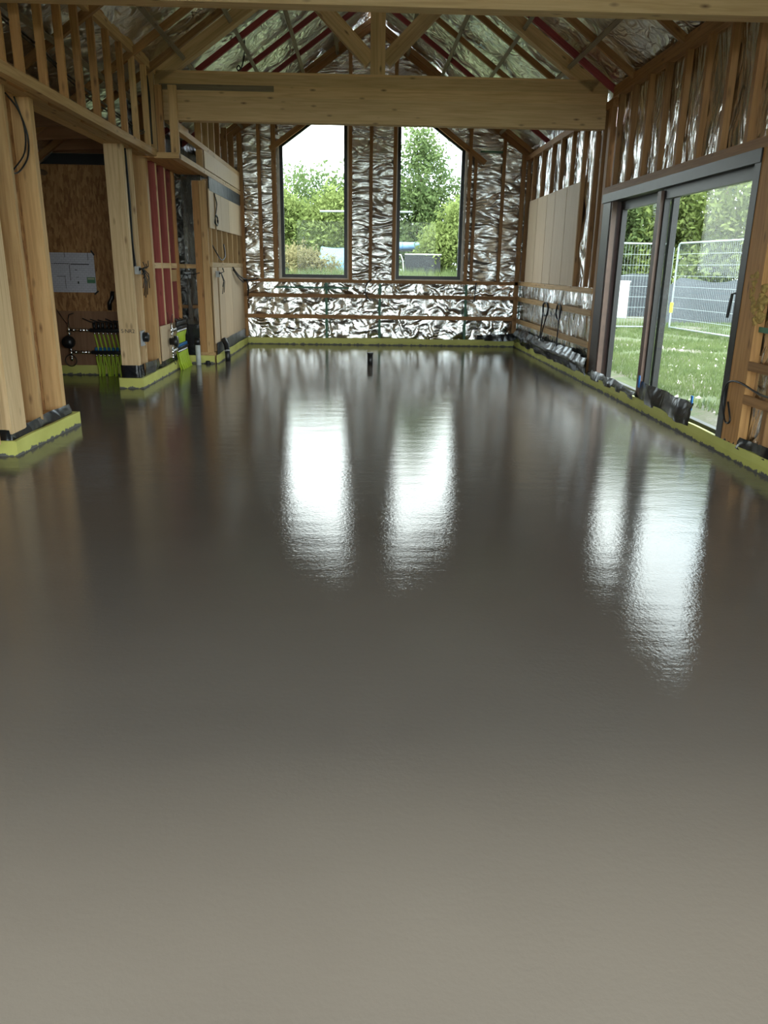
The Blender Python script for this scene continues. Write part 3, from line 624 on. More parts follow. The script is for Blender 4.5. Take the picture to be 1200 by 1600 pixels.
ribbon('torn black plastic stuffed into the corner under the gable foil', [(2.3, 15.42), (3.02, 15.40)], [(0.0, 0.115), (0.01, 0.17), (0.03, 0.24)], amp=0.05, hvar=0.6, seed=9.0)

# ------------------------------------------------------------------ pipes
def pipe(name, lab, x, y, z1, r, mat, cap=None, cat='pipe'):
    o = empty(name, (x, y, 0), label=lab, cat=cat)
    m = MB(); m.tube([(0, 0, -0.02), (0, 0, z1)], r, 16); m.build('barrel', mat, o, True)
    if cap:
        c = MB(); c.tube([(0, 0, z1 - 0.002), (0, 0, z1 + cap[0])], r * cap[1], 16); c.build('cap', cap[2], o, True)
    return o
pipe('waste_pipe', 'black stub of pipe standing alone out of the wet screed', 0.16, 12.2, 0.16, 0.042, 'black_plastic', (0.03, 1.12, 'black_plastic'))
pipe('waste_pipe', 'white upright waste pipe with black collar in the duct niche', -2.45, 11.95, 0.30, 0.038, 'white_plastic', (0.10, 1.05, 'black_plastic'))
o = empty('conduit', (-2.13, 12.62, 0), label='bent black conduit bound with tape rising from screed at the plywood nib', cat='conduit')
MB().tube([(0.03, -0.1, -0.02), (0.02, -0.06, 0.12), (0, 0, 0.24), (-0.05, 0.04, 0.33)], 0.042, 12).build('barrel', 'black_plastic', o, True)
MB().tube([(0.018, -0.05, 0.135), (0.014, -0.04, 0.155)], 0.046, 12).build('tape', 'grey_plastic', o, True)
o = empty('pipe_bung', (-2.34, 12.14, 0), label='small dark bung in the screed beside the white pipe', cat='bung'); MB().tube([(0, -0.03, 0.0), (0, -0.03, 0.045)], [0.045, 0.03], 12).build('barrel', 'grey_membrane', o, True)

# ------------------------------------------------------------------ underfloor heating manifolds (face local -Y)
def manifold(lab):
    o = empty('heating_manifold', (-3.88, 10.72, 0.0), label=lab, cat='manifold', group='underfloor heating manifolds')
    n, p0, dp_ = 12, 0.34, 0.056
    for z, nm in ((0.60, 'upper_bar'), (0.31, 'lower_bar')):
        MB().tube([(0.28, -0.07, z), (1.0, -0.07, z)], 0.026, 12).build(nm, 'grey_membrane', o, True)
        m = MB(); m.tube([(0.02, -0.07, z), (0.28, -0.07, z)], 0.016, 10)
        for x in (0.05, 0.14, 0.22): m.tube([(x, -0.07, z), (x + 0.035, -0.07, z)], 0.026, 6)
        m.build('valve_link', 'chrome', o, True)
    for k in range(n):
        x = p0 + k * dp_
        a = MB(); a.tube([(x, -0.07, 0.622), (x, -0.07, 0.645), (x, -0.07, 0.70)], [0.015, 0.022, 0.020], 10).build('flow_meter', 'black_plastic', o, True)
        a = MB(); a.tube([(x, -0.07, 0.332), (x, -0.07, 0.375)], [0.022, 0.018], 10).build('valve_cap', 'blue_plastic', o, True)
        a = MB(); a.tube([(x, -0.075, 0.575), (x, -0.08, 0.545)], 0.016, 8).build('connector', 'chrome', o, True)
        a = MB(); a.tube([(x, -0.075, 0.285), (x, -0.08, 0.255)], 0.016, 8).build('connector', 'chrome', o, True)
        a = MB(); a.tube([(x, -0.08, 0.55), (x + 0.004, -0.045, 0.46), (x + 0.02, -0.035, 0.34), (x + 0.025, -0.045, 0.2), (x + 0.03, -0.10, -0.02)], 0.012, 8).build('heating_pipe', 'pipe_lime', o, True)
        j = random.uniform(-0.012, 0.012)
        a = MB(); a.tube([(x, -0.08, 0.26), (x + j * 0.5, -0.085, 0.20), (x + 0.02 + j, -0.10, 0.10), (x + 0.035 + j * 2, -0.15, -0.02)], 0.013, 8).build('heating_pipe', 'pipe_lime', o, True)
    m = MB(); m.tube([(0, -0.02, 0.445), (0, -0.09, 0.445), (0, -0.105, 0.445), (0, -0.17, 0.445)], [0.05, 0.05, 0.085, 0.075], 20).build('pump', 'black_plastic', o, True)
    m = MB()
    for z0, z1 in ((0.53, 0.57), (0.575, 0.635), (0.34, 0.36), (0.27, 0.33), (0.20, 0.25)): m.tube([(0, -0.06, z0), (0, -0.06, z1)], 0.028, 8)
    m.tube([(0, -0.06, 0.19), (0, -0.06, 0.68)], 0.015, 8); m.build('valve', 'chrome', o, True)
    MB().tube([(0.0 + 0.075 * math.cos(a) , -0.10, 0.20 + 0.075 * math.sin(a)) for a in np.linspace(0, 6.4, 26)], 0.006, 6).build('cable_loop', 'black_plastic', o, True)
    MB().tube([(0, -0.06, 0.66), (0.005, -0.07, 0.74), (0.03, -0.08, 0.80), (0.09, -0.08, 0.82)], 0.006, 6).build('cable_tail', 'black_plastic', o, True)
    MB().tube([(-0.02, -0.06, 0.68), (-0.08, -0.05, 0.76), (-0.14, -0.04, 0.86)], 0.004, 6).build('cable_tail', 'black_plastic', o, True)
    m = MB()
    for k in range(7):
        x = 0.30 + 0.1 * k; m.tube([(x - 0.10, -0.08, 0.70 + 0.06 * random.random()), (x, -0.09, 0.71), (x + 0.12, -0.08, 0.70 + 0.03 * random.random())], 0.007, 6)
    m.build('actuator_leads', 'black_plastic', o, True)
    return o
mf = manifold('underfloor heating manifold with lime pipes on brown board in the dim side room')
m2 = copy_tree(mf); m2.location = (-2.655, 11.02, 0.0); m2.rotation_euler = (0, 0, R(90)); m2.scale = (0.9, 0.75, 0.97)
m2['label'] = 'underfloor heating manifold with bright lime pipes mounted in front of the red-backed studs'
bd = board('manifold_board', (-2.676, 10.66, 0.20), (-2.66, 12.0, 0.66), 'plywood', None); tag(bd, 'pale plywood board carrying the manifold on the second pier', 'board')

# ------------------------------------------------------------------ paper plan
pl = empty('wall_plan', (-3.77, 10.745, 1.33), label='large paper plan taped to the chipboard wall of the side room', cat='plan')
v = []; 
me_ = MB().box((-0.29, -0.004, -0.25), (0.28, -0.002, 0.25)).build('paper', 'plan_paper', pl)
for k, (x, z, rz) in enumerate(((0.27, 0.25, -55), (0.275, -0.25, 40))):
    c, s = math.cos(R(rz)), math.sin(R(rz)); m = MB(); m.box((-0.035, -0.007, -0.010), (0.035, -0.004, 0.010)); m.v = [(x + a * c - b_ * s, y, z + a * s + b_ * c) for a, y, b_ in m.v]; m.build('tape', 'black_plastic', pl)
MB().box((0.165, -0.006, -0.13), (0.272, -0.004, -0.055)).build('title_block', 'label_green', pl); MB().box((0.175, -0.0075, -0.085), (0.262, -0.006, -0.064)).build('title_strip', 'label_cream', pl)
m = MB()
for x, z, w, h in ((-0.25, 0.11, 0.20, 0.006), (-0.03, 0.10, 0.24, 0.012), (0.20, 0.16, 0.006, 0.10), (-0.22, -0.05, 0.10, 0.005), (-0.10, 0.19, 0.005, 0.06), (-0.12, -0.2, 0.005, 0.16), (0.02, 0.03, 0.03, 0.008), (0.04, -0.14, 0.02, 0.03), (0.03, -0.06, 0.03, 0.006), (-0.05, -0.1, 0.006, 0.2)): m.box((x, -0.0055, z), (x + w, -0.004, z + h))
for k in range(9): m.box((-0.27 + 0.028 * k, -0.0055, 0.105), (-0.262 + 0.028 * k, -0.004, 0.115))
m.build('drawing_lines', 'ink', pl)
o = MB().tube([(-3.335, 10.72, 0.86), (-3.33, 10.715, 0.95), (-3.29, 10.72, 1.02), (-3.28, 10.72, 1.10)], [0.028, 0.030, 0.028, 0.024], 10).build('cable_sleeve', 'black_plastic', None, True); tag(o, 'short black sleeved cable hanging on the chipboard beside the plan', 'cable')

# grade stamp printed on the second pier's post
fc = bpy.data.curves.new('grade_stamp', 'FONT'); fc.body = 'S·NR2'; fc.size = 0.062; fc.align_x = 'CENTER'; fc.extrude = 0.0006
fo = bpy.data.objects.new('grade_stamp', fc); col.objects.link(fo); fc.materials.append(MAT['ink']); fo.parent = wl
fo.location = (-2.785 + OX, 9.5685, 0.66); fo.rotation_euler = (R(90), 0, 0)

# ------------------------------------------------------------------ cables and boxes
def cable(lab, lines, r=0.008, mat='black_plastic', name='cable', extra=None, group=None):
    """lines: smooth polylines through the points given"""
    root = empty(name) if len(lines) > 1 else None
    m = MB()
    for pts in lines:
        pts = [Vector(p) for p in pts]; out = []
        for i in range(len(pts) - 1):
            p0, p1, p2, p3 = pts[max(i - 1, 0)], pts[i], pts[i + 1], pts[min(i + 2, len(pts) - 1)]
            for k in range(6):
                t = k / 6; out.append(0.5 * ((2 * p1) + (p2 - p0) * t + (2 * p0 - 5 * p1 + 4 * p2 - p3) * t * t + (3 * p1 - p0 - 3 * p2 + p3) * t ** 3))
        out.append(pts[-1])
        if root: MB().tube(out, r, 6).build('strand', mat, root, True)
        else: m.tube(out, r, 6)
    o = root or m.build(name, mat, None, True); tag(o, lab, 'cable', group); return o
def loop(c, ry, rz, turns=2.2, x=None, a0=1.57, wob=0.012):
    return [(c[0] + random.uniform(-wob, wob), c[1] + (ry + random.uniform(-wob, wob)) * math.cos(a0 + t), c[2] + (rz + random.uniform(-wob, wob)) * math.sin(a0 + t)) for t in np.linspace(0, turns * 6.283, int(turns * 9))]
cable('coiled black cable hooked on the wall rail, the thicker of two coils', [loop((3.02, 12.9, 0.85), 0.20, 0.11, 3.2), [(3.02, 13.05, 0.93), (3.025, 13.12, 0.6), (3.03, 13.25, 0.26)], [(3.02, 12.75, 0.8), (3.02, 13.0, 0.5), (3.03, 13.22, 0.25)]], 0.011)
cable('thin coil of black cable on the wall rail, nearer the door', [loop((3.02, 12.03, 0.85), 0.12, 0.115, 2.3), [(3.02, 11.95, 0.93), (3.02, 11.98, 0.6), (3.03, 12.05, 0.28)]], 0.009)
cable('black cable looping down the brown post beside the sliding door', [[(3.03, 5.2, 0.60), (3.03, 5.7, 0.575), (3.03, 6.1, 0.62), (3.03, 6.3, 0.58), (3.03, 6.32, 0.42), (3.03, 6.24, 0.28), (3.03, 6.16, 0.30), (3.03, 6.24, 0.44)]], 0.008)
cable('long loop of black cable dangling inside the nearest pier', [[(-2.80, 6.86, 2.72), (-2.76, 6.98, 2.62), (-2.74, 7.06, 2.45), (-2.74, 7.02, 2.28), (-2.76, 6.86, 2.15), (-2.76, 6.74, 2.14), (-2.75, 6.98, 2.3), (-2.75, 7.04, 2.5), (-2.79, 7.0, 2.72)]], 0.007)
cable('bundle of black cables threaded through the high studs', [[(-2.572 + dx, 5.2, 3.25 + dz), (-2.572 + dx, 6.3, 3.12 + dz), (-2.572 + dx, 7.0, 3.07 + dz), (-2.572 + dx, 7.6, 3.0 + dz), (-2.572 + dx, 8.35, 2.93 + dz * 2), (-2.572 + dx, 9.2, 2.93 + dz), (-2.572 + dx, 10.0, 2.9 + dz), (-2.54, 10.3, 3.05)] for dx, dz in ((0, 0), (0.015, 0.02), (-0.01, 0.035))], 0.008)
cable('grey cables rising beside the tie beam bearing', [[(-2.53, 10.28 + d, 2.84), (-2.52, 10.24 + d, 3.1), (-2.53, 10.3 + d, 3.35), (-2.56, 10.36 + d, 3.6)] for d in (0, 0.03, 0.06)], 0.012, 'grey_membrane')
cable('dark cables dropping through the gap behind the second pier post', [[(-2.79 + d, 9.75 + d, 2.72), (-2.77 + d, 9.78, 2.2), (-2.80 + d, 9.8 + d, 1.7), (-2.75 + d, 9.74, 1.42)] for d in (0, 0.025, 0.05, 0.07)], 0.012, 'grey_membrane')
cable('black cable with a looped end hanging from the roof battens', [[(-1.65, 12.0, 4.52), (-1.60, 12.0, 4.42), (-1.60, 12.0, 4.22), (-1.64, 12.0, 4.06), (-1.69, 12.0, 4.01), (-1.71, 12.0, 4.04), (-1.68, 12.0, 4.07), (-1.66, 12.0, 4.03)]], 0.009)
cable('black cable tail drooping over the gable rails between the windows', [[(0.22, 15.43, 1.24), (0.12, 15.42, 1.14), (0.10, 15.42, 1.0), (0.14, 15.42, 0.9), (0.22, 15.43, 0.84)]], 0.012)
cable('black cable tail hanging under the sill rail past the window by the door', [[(2.23, 15.43, 1.2), (2.22, 15.42, 1.05), (2.21, 15.42, 0.9), (2.17, 15.43, 0.82)]], 0.012)
cable('small coil of black cable on the upper plywood of the nib', [[(-2.215, 12.62, 2.48), (-2.20, 12.74, 2.36), (-2.20, 12.68, 2.26), (-2.2, 12.62, 2.2)], loop((-2.2, 12.66, 2.11), 0.11, 0.075, 2.6)], 0.008)
cable('twisted green-black cable tails at the end of the plywood nib', [[(-2.21, 14.1, 1.42), (-2.18, 14.3, 1.33), (-2.16, 14.7, 1.25), (-2.1, 15.1, 1.2), (-1.95, 15.42, 1.22)], [(-2.21, 14.15, 1.38), (-2.17, 14.5, 1.24), (-2.15, 14.9, 1.16)], [(-2.1, 15.0, 1.2), (-2.12, 15.3, 1.05), (-2.15, 15.42, 0.9)]], 0.014)
cable('black cable crossing the open studs of the nib', [[(-2.26, 12.5, 1.75), (-2.2, 12.7, 1.58), (-2.2, 13.0, 1.53), (-2.2, 13.3, 1.6), (-2.25, 13.5, 1.78)]], 0.010)
cable('red cable running down inside the red-backed studs', [[(-2.80, 11.78, 2.65), (-2.79, 11.74, 2.2), (-2.80, 11.72, 1.7), (-2.79, 11.80, 1.48)]], 0.010, 'batten_red')
def socket(lab, loc, rz, wires=8):
    o = empty('socket_box', loc, rz, label=lab, cat='socket box')
    m = MB(); m.box((-0.045, -0.05, -0.045), (0.045, 0.0, -0.04)); m.box((-0.045, -0.05, 0.04), (0.045, 0.0, 0.045)); m.box((-0.045, -0.05, -0.04), (-0.04, 0, 0.04)); m.box((0.04, -0.05, -0.04), (0.045, 0, 0.04)); m.box((-0.04, -0.006, -0.04), (0.04, 0.0, 0.04)); m.build('back_box', 'grey_plastic', o)
    m = MB()
    for k in range(wires):
        a = random.uniform(-1.2, 1.2); l = random.uniform(0.10, 0.34); dz = random.uniform(-0.32, 0.12)
        m.tube([(random.uniform(-.03, .03), -0.01, random.uniform(-.03, .03)), (0.03 * a, -0.08, 0.02), (0.08 * a + 0.03, -0.12, dz * 0.4), (0.14 * a + 0.05, -0.10, dz)], 0.006, 5)
    if wires: m.build('wires', 'black_plastic', o, True)
    return o
socket('metal back box spilling many cut cables on the second pier', (-2.672, 9.70, 1.38), R(90), 12)
socket('metal back box with coiled lead on the lower plywood of the nib', (-2.222, 12.52, 1.32), R(90), 5)
socket('empty metal back box on the timber of the dark niche', (-2.60, 12.28, 1.30), 0, 3)
o = empty('inspection_cap', (-2.672, 9.74, 0.585), R(90), label='grey bracket with black round cap low on the second pier', cat='cap')
MB().box((-0.07, -0.02, -0.09), (0.07, 0.0, -0.075)).box((-0.07, -0.02, 0.075), (0.07, 0.0, 0.09)).box((-0.07, -0.012, -0.075), (0.07, 0.0, 0.075)).build('bracket', 'grey_plastic', o)
MB().tube([(0.03, -0.012, 0.01), (0.03, -0.07, 0.01), (0.03, -0.08, 0.01)], [0.058, 0.058, 0.04], 16).build('cap', 'black_plastic', o, True)

# ------------------------------------------------------------------ outside
def sstep(a, b, x): t = min(1, max(0, (x - a) / (b - a))); return t * t * (3 - 2 * t)
def gz(x, y):
    return -0.06 + 1.18 * sstep(17.5, 23.0, y) * (1 - sstep(3.6, 6.2, x)) + 0.20 * sstep(5, 16, math.hypot(x - 3, y - 8)) * sstep(3.6, 6.2, x) + 0.012 * noise.noise(Vector((x * 0.3, y * 0.3, 1)))
vs, fs = [], []; nx, ny = 110, 110
xs = np.linspace(-40, 60, nx); ysg = np.linspace(-30, 70, ny)
for y in ysg:
    for x in xs:
        inside = -6.2 < x < 4.0 and -1.2 < y < 16.5
        vs.append((x, y, -0.25 if inside else gz(x, y)))
fs = [(j * nx + i, j * nx + i + 1, (j + 1) * nx + i + 1, (j + 1) * nx + i) for j in range(ny - 1) for i in range(nx - 1)]
g = MB().add(vs, fs).build('ground', 'rough_ground', None, True); tag(g, kind='structure')

def blades(name, n, area, hmin, hmax, mat, keep=lambda x, y: True):
    v, f = [], []
    for k in range(n):
        x = random.uniform(area[0], area[1]); y = random.uniform(area[2], area[3])
        if not keep(x, y) or noise.noise(Vector((x * 0.9, y * 0.9, 7))) < -0.30: continue
        z = gz(x, y); h = random.uniform(hmin, hmax); a = random.uniform(0, 6.28); w = 0.006 + 0.008 * random.random(); dx, dy = random.uniform(-.5, .5) * h, random.uniform(-.5, .5) * h
        o = len(v); c, s = math.cos(a) * w, math.sin(a) * w
        v += [(x - c, y - s, z - 0.01), (x + c, y + s, z - 0.01), (x + dx, y + dy, z + h)]; f.append((o, o + 1, o + 2))
    o = MB(); o.v = v; o.f = f; o = o.build(name, mat); return o
b1 = blades('grass', 60000, (4.0, 10.5, 7.0, 21.0), 0.03, 0.11, 'grass_blade'); tag(b1, 'rough grass beyond the sliding door', 'grass', kind='stuff')
b2 = blades('grass', 26000, (-4.5, 4.5, 21.5, 27), 0.15, 0.40, 'grass_blade'); tag(b2, 'long grass on the bank behind the gable windows', 'grass', kind='stuff')
m = MB()
for k in range(420):
    x, y = random.uniform(4.0, 8.5), random.uniform(7, 17)
    if noise.noise(Vector((x * 0.7, y * 1.6, 2))) < 0.05: continue
    r = random.uniform(0.015, 0.05); z = gz(x, y)
    m.add([(x - r, y, z), (x, y - r, z), (x + r, y, z), (x, y + r, z), (x + r * .2, y, z + r * .7)], [(0, 1, 4), (1, 2, 4), (2, 3, 4), (3, 0, 4)])
st = m.build('gravel', 'foam_white'); tag(st, 'pale stones scattered through the grass beyond the door', 'gravel', kind='stuff')

def foliage(seed, n, ls, blobs, rad=0.55):
    """leaf cards gathered in clumps inside the given ellipsoids (centre, radii)"""
    rng = np.random.default_rng(seed); vol = np.array([b[1][0] * b[1][1] * b[1][2] for b in blobs]) ** 0.75; cnt = (n * vol / vol.sum()).astype(int); P = []
    for (c, r), k in zip(blobs, cnt):
        nc = max(8, k // 55); d = rng.normal(size=(nc, 3)); d /= np.linalg.norm(d, axis=1)[:, None]
        cc = np.array(c) + d * np.array(r) * (0.55 + 0.5 * rng.random((nc, 1)) ** 0.6)
        idx = rng.integers(0, nc, k); P.append(cc[idx] + rng.normal(size=(k, 3)) * rad * 0.42)
    P = np.concatenate(P); k = len(P)
    a = rng.normal(size=(k, 3)); a /= np.linalg.norm(a, axis=1)[:, None]; b = rng.normal(size=(k, 3)); b -= a * (a * b).sum(1)[:, None]; b /= np.linalg.norm(b, axis=1)[:, None]
    s = ls * (0.6 + 0.8 * rng.random((k, 1)))
    V = np.stack([P - a * s, P - b * s * 0.45, P + a * s, P + b * s * 0.45], 1).reshape(-1, 3)
    F = np.arange(4 * k).reshape(-1, 4)
    me = bpy.data.meshes.new('foliage'); me.from_pydata(V.tolist(), [], F.tolist()); me.update(); return me
def plant(name, lab, cat, x, y, mat, blobs, trunk_h, trunk_r, n, ls, seed, group=None, rad=0.55, z=None):
    z = gz(x, y) - 0.05 if z is None else z
    o = empty(name, (x, y, z), label=lab, cat=cat, group=group)
    f = link('foliage', foliage(seed, n, ls, blobs, rad), mat, o); f['kind'] = 'stuff'
    m = MB(); rnd = random.Random(seed)
    m.tube([(0, 0, 0), (rnd.uniform(-.1, .1), rnd.uniform(-.1, .1), trunk_h * 0.5), (rnd.uniform(-.2, .2), rnd.uniform(-.2, .2), trunk_h)], [trunk_r, trunk_r * 0.75, trunk_r * 0.4], 8)
    for c, r in blobs[:5]: m.tube([(0, 0, trunk_h * 0.45), (c[0] * 0.5, c[1] * 0.5, (trunk_h * 0.45 + c[2]) / 2), c], [trunk_r * 0.5, trunk_r * 0.35, trunk_r * 0.12], 6)
    m.build('trunk', 'bark', o, True); return o
G1 = 'trees and bushes behind the gable'; G2 = 'trees beyond the sliding door'
plant('tree', 'mid-green tree with airy top filling the gable window by the partitions', 'tree', -0.9, 31.5, 'leaf_mid', [((-1.1, 0, 2.2), (1.6, 1.2, 1.6)), ((1.2, 0, 2.7), (1.3, 1.0, 1.5)), ((0.1, 0.4, 1.2), (2.4, 1.2, 1.3)), ((1.6, 0, 3.6), (0.6, 0.6, 0.8))], 2.4, 0.13, 20000, 0.085, 11, G1)
plant('tree', 'light feathery tree rising against the sky in the gable window by the door', 'tree', 2.2, 31.0, 'leaf_mid', [((0, 0, 3.4), (0.9, 0.8, 1.7)), ((-0.5, 0, 1.9), (1.3, 1.0, 1.5)), ((1.4, 0, 2.2), (1.5, 1.0, 1.5)), ((-0.1, 0, 4.6), (0.35, 0.4, 0.9))], 3.6, 0.12, 18000, 0.08, 12, G1)
plant('bush', 'yellow-green shrub leaning across the gable window by the door', 'bush', 2.75, 24.6, 'leaf_light', [((0, 0, 0.9), (0.9, 0.7, 0.75)), ((0.35, 0, 1.7), (0.6, 0.6, 0.7)), ((-0.45, 0, 0.75), (0.55, 0.5, 0.45))], 1.0, 0.05, 12000, 0.06, 13, G1, 0.32)
plant('bush', 'pale dry-leaved shrub low in the gable window by the partitions', 'bush', -1.75, 23.4, 'leaf_dry', [((0, 0, 0.35), (0.75, 0.5, 0.5)), ((0.6, 0, 0.35), (0.45, 0.4, 0.35))], 0.5, 0.03, 3600, 0.055, 14, G1, 0.25)
plant('bush', 'light-leaved bush above the dry shrub behind the gable', 'bush', -1.9, 27.6, 'leaf_light', [((0, 0, 1.4), (1.5, 0.8, 0.9)), ((0.9, 0, 2.0), (0.7, 0.6, 0.7)), ((-1.0, 0, 2.0), (0.8, 0.6, 0.8))], 1.6, 0.06, 12000, 0.07, 15, G1, 0.4)
plant('hedge', 'dark hedge closing the view behind the gable trees', 'hedge', 0.4, 34.5, 'leaf_dark', [((-5, 0, 1.2), (3, 1, 1.7)), ((0, 0, 1.1), (3, 1, 1.6)), ((5, 0, 1.2), (3, 1, 1.7))], 1.8, 0.12, 20000, 0.10, 16, G1)
plant('tree', 'bright green tree across the top of the near door panel', 'tree', 11.2, 25.5, 'leaf_light', [((0, 0, 3.6), (2.2, 1.8, 2.2)), ((1.6, -1.0, 2.4), (1.8, 1.5, 1.8)), ((-1.0, 0, 1.8), (1.4, 1.4, 1.6)), ((1.2, -0.5, 5.2), (1.4, 1.3, 1.2))], 4.0, 0.18, 26000, 0.09, 17, G2)
plant('tree', 'darker green tree behind the meeting of the door panels', 'tree', 9.6, 27.0, 'leaf_mid', [((0, 0, 3.4), (1.5, 1.5, 2.4)), ((-1.2, 0, 2.0), (1.3, 1.3, 1.6)), ((0.2, 0, 5.0), (1.1, 1.1, 1.3))], 4.0, 0.16, 19000, 0.09, 18, G2)
plant('tree', 'dense dark-leaved tree filling the far door panel', 'tree', 7.6, 30.5, 'leaf_dark', [((0, 0, 2.6), (2.0, 1.5, 2.4)), ((-1.8, 0, 1.8), (1.6, 1.4, 1.8)), ((0.4, 0, 4.2), (1.5, 1.2, 1.5))], 3.4, 0.16, 20000, 0.09, 19, G2)
plant('tree', 'spreading tree past the near edge of the sliding door', 'tree', 14.2, 21.5, 'leaf_mid', [((0, 0, 3.2), (2.2, 2.2, 2.4)), ((-0.8, -1.0, 1.8), (1.6, 1.6, 1.6))], 3.4, 0.18, 16000, 0.09, 20, G2)

plant('hedge', 'dark hedge closing the view behind the trees beyond the door', 'hedge', 13.5, 31.0, 'leaf_dark', [((-5, 0, 2.2), (3, 1, 2.8)), ((0, 0, 2.6), (3, 1, 3.2)), ((5, -1.5, 2.6), (3, 1, 3.2)), ((10, -4, 2.4), (3, 1, 3.0))], 2.5, 0.12, 30000, 0.12, 21, G2, 0.8)
def fence_panel(lab, p0, p1, z0, z1, infill=True, group='wire mesh fence panels'):
    o = empty('fence_panel', (p0[0], p0[1], 0), label=lab, cat='fence panel', group=group)
    d = Vector((p1[0] - p0[0], p1[1] - p0[1], 0)); Ln = d.length; o.rotation_euler = (0, 0, math.atan2(d.y, d.x)); c = 0.09
    MB().tube([(0, 0, z0 - 0.1), (0, 0, z0 + c), (0, 0, z1 - c), (0.025, 0, z1 - 0.025), (c, 0, z1), (Ln - c, 0, z1), (Ln - 0.025, 0, z1 - 0.025), (Ln, 0, z1 - c), (Ln, 0, z0 - 0.1)], 0.021, 8).build('frame', 'galvanised', o, True)
    MB().tube([(0, 0, z0 + 0.03), (Ln, 0, z0 + 0.03)], 0.019, 8).build('bottom_rail', 'galvanised', o, True)
    m = MB()
    n = int(Ln / 0.075)
    for k in range(1, n): m.tube([(k * Ln / n, 0, z0), (k * Ln / n, 0, z1)], 0.0022, 3, False)
    w = m.build('vertical_wires', 'galvanised', o); w['kind'] = 'stuff'
    for k in range(1, 8): MB().tube([(0, 0.006, z0 + k * (z1 - z0) / 8), (Ln, 0.006, z0 + k * (z1 - z0) / 8)], 0.004, 4, False).build('cross_wire', 'galvanised', o)
    for q in (0.02, Ln - 0.02): MB().box((q - 0.1, -0.3, z0 - 0.13), (q + 0.1, 0.3, z0 - 0.02)).build('foot', 'black_plastic', o)
    return o
fa = fence_panel('mesh fence panel seen whole in the near door panel', (7.69, 19.48), (8.05, 16.0), 0.12, 2.12)
MB().box((-0.03, -0.03, 0.50), (0.03, 0.03, 0.74)).build('strap', 'lime_strap', fa)
fence_panel('mesh fence panel running on behind the far door panel', (4.15, 19.3), (7.60, 19.55), 0.12, 2.10)
o = empty('crossbar', (0.18, 26.0, gz(0.18, 26.0)), label='pale crossbar on posts outdoors, its ends showing in both gable windows', cat='crossbar')
MB().tube([(-1.46, 0, 2.0), (1.46, 0, 2.02)], 0.03, 8).build('bar', 'galvanised', o, True)
for x in (-0.35, 0.35): MB().tube([(x, 0, -0.05), (x, 0, 2.0)], 0.03, 8).build('post', 'galvanised', o, True)
o = empty('cabinet', (7.62, 23.3, 0.10), label='tall white cabinet standing outside the far door panel', cat='cabinet')
MB().box((-0.20, -0.2, 0.02), (0.20, 0.2, 1.06)).build('body', 'white_plastic', o); MB().box((-0.22, -0.22, 1.06), (0.22, 0.22, 1.10)).build('lid', 'grey_plastic', o); MB().box((-0.18, -0.215, 0.06), (0.18, -0.2, 1.02)).build('door', 'white_plastic', o)
def lump(name, lab, cat, x0, x1, y0, y1, h, mat, seed=0.0, z=None):
    m = MB(); nu, nv = 36, 14; z0 = gz((x0 + x1) / 2, y0) - 0.05 if z is None else z
    vs = []
    for i in range(nu + 1):
        for j in range(nv + 1):
            u, v_ = i / nu, j / nv; t = min(1, 3.2 * min(v_, 1 - v_)) ; e = min(1, 9 * min(u, 1 - u)) ** 0.5
            hh = h * (t ** 0.5) * e * (0.86 + 0.22 * noise.noise(Vector((u * (x1 - x0) * 0.9 + seed, v_ * 2, 1)))); p = Vector((x0 + u * (x1 - x0), y0 + v_ * (y1 - y0), z0 + hh))
            p += Vector((0, 1, 0)) * 0.08 * noise.noise(p * 2.5); vs.append(p)
    W = nv + 1; fs = [(i * W + j, (i + 1) * W + j, (i + 1) * W + j + 1, i * W + j + 1) for i in range(nu) for j in range(nv)]
    o = m.add(vs, fs).build(name, mat, None, True); tag(o, lab, cat); return o
lump('covered_stack', 'long low stack under grey tarpaulin behind the mesh fence', 'stack', 8.3, 14.5, 21.3, 23.0, 1.28, 'tarp_grey', 1)
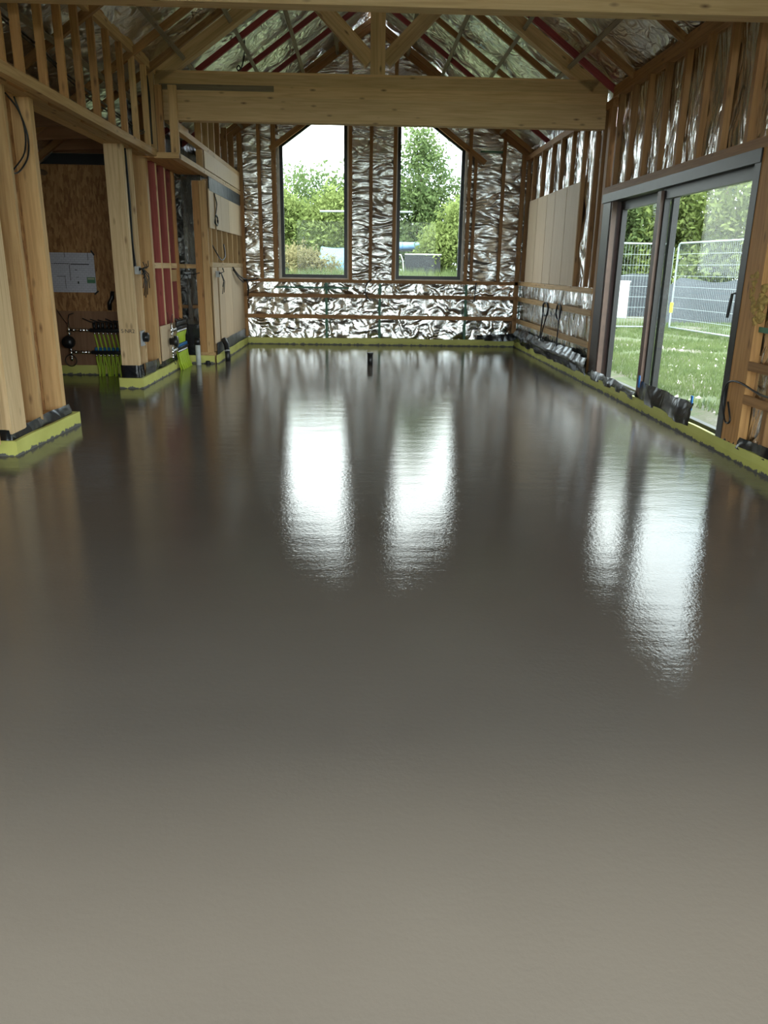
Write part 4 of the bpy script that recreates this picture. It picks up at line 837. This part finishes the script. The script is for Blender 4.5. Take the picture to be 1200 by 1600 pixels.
lump('covered_stack', 'grey sheeted heap behind the white cabinet', 'stack', 6.2, 9.6, 24.2, 25.6, 1.45, 'tarp_grey', 4)
lump('covered_stack', 'blue-green tarpaulin heap seen low in the gable window by the partitions', 'stack', -1.35, -0.2, 25.0, 25.8, 1.12, 'tarp_blue', 7)
lump('covered_stack', 'dark slate-grey tarpaulin in the bottom corner of the gable window nearer the partitions', 'stack', -3.4, -2.0, 22.9, 23.7, 0.55, 'tarp_grey', 9)
o = empty('barrel', (1.5, 25.4, gz(1.5, 25.4)), label='pale blue barrel lying on a stand behind the gable window by the door', cat='barrel')
MB().tube([(-0.34, 0, 0.99), (-0.32, 0, 0.99), (0.32, 0, 0.99), (0.34, 0, 0.99)], [0.09, 0.115, 0.115, 0.09], 18).build('drum', 'water_blue', o, True)
for x in (-0.2, 0.2): MB().tube([(x - 0.008, 0, 0.99), (x + 0.008, 0, 0.99)], 0.119, 18).build('hoop', 'blue_plastic', o, True)
MB().box((-0.4, -0.2, 0.83), (0.4, 0.2, 0.87)).box((-0.38, -0.18, -0.1), (-0.33, -0.13, 0.83)).box((0.33, -0.18, -0.1), (0.38, -0.13, 0.83)).box((-0.38, 0.13, -0.1), (-0.33, 0.18, 0.83)).box((0.33, 0.13, -0.1), (0.38, 0.18, 0.83)).build('stand', 'steel_black', o)
o = empty('trailer', (1.75, 24.2, gz(1.75, 24.2)), label='dark box trailer with a white top rail below the blue barrel', cat='trailer')
MB().box((-0.42, -0.3, 0.22), (0.62, 0.3, 0.70)).build('body', 'steel_black', o); MB().tube([(-0.44, -0.31, 0.72), (0.64, -0.31, 0.72)], 0.016, 8).build('rail', 'white_plastic', o)
for x in (-0.1, 0.35): MB().tube([(x, -0.34, 0.18), (x, -0.28, 0.18)], 0.17, 16).build('wheel', 'black_plastic', o)
MB().tube([(-0.46, -0.31, 0.12), (-0.50, -0.31, 0.55), (-0.56, -0.31, 0.70), (-0.75, -0.31, 0.72)], 0.016, 8).build('hoop', 'white_plastic', o, True)
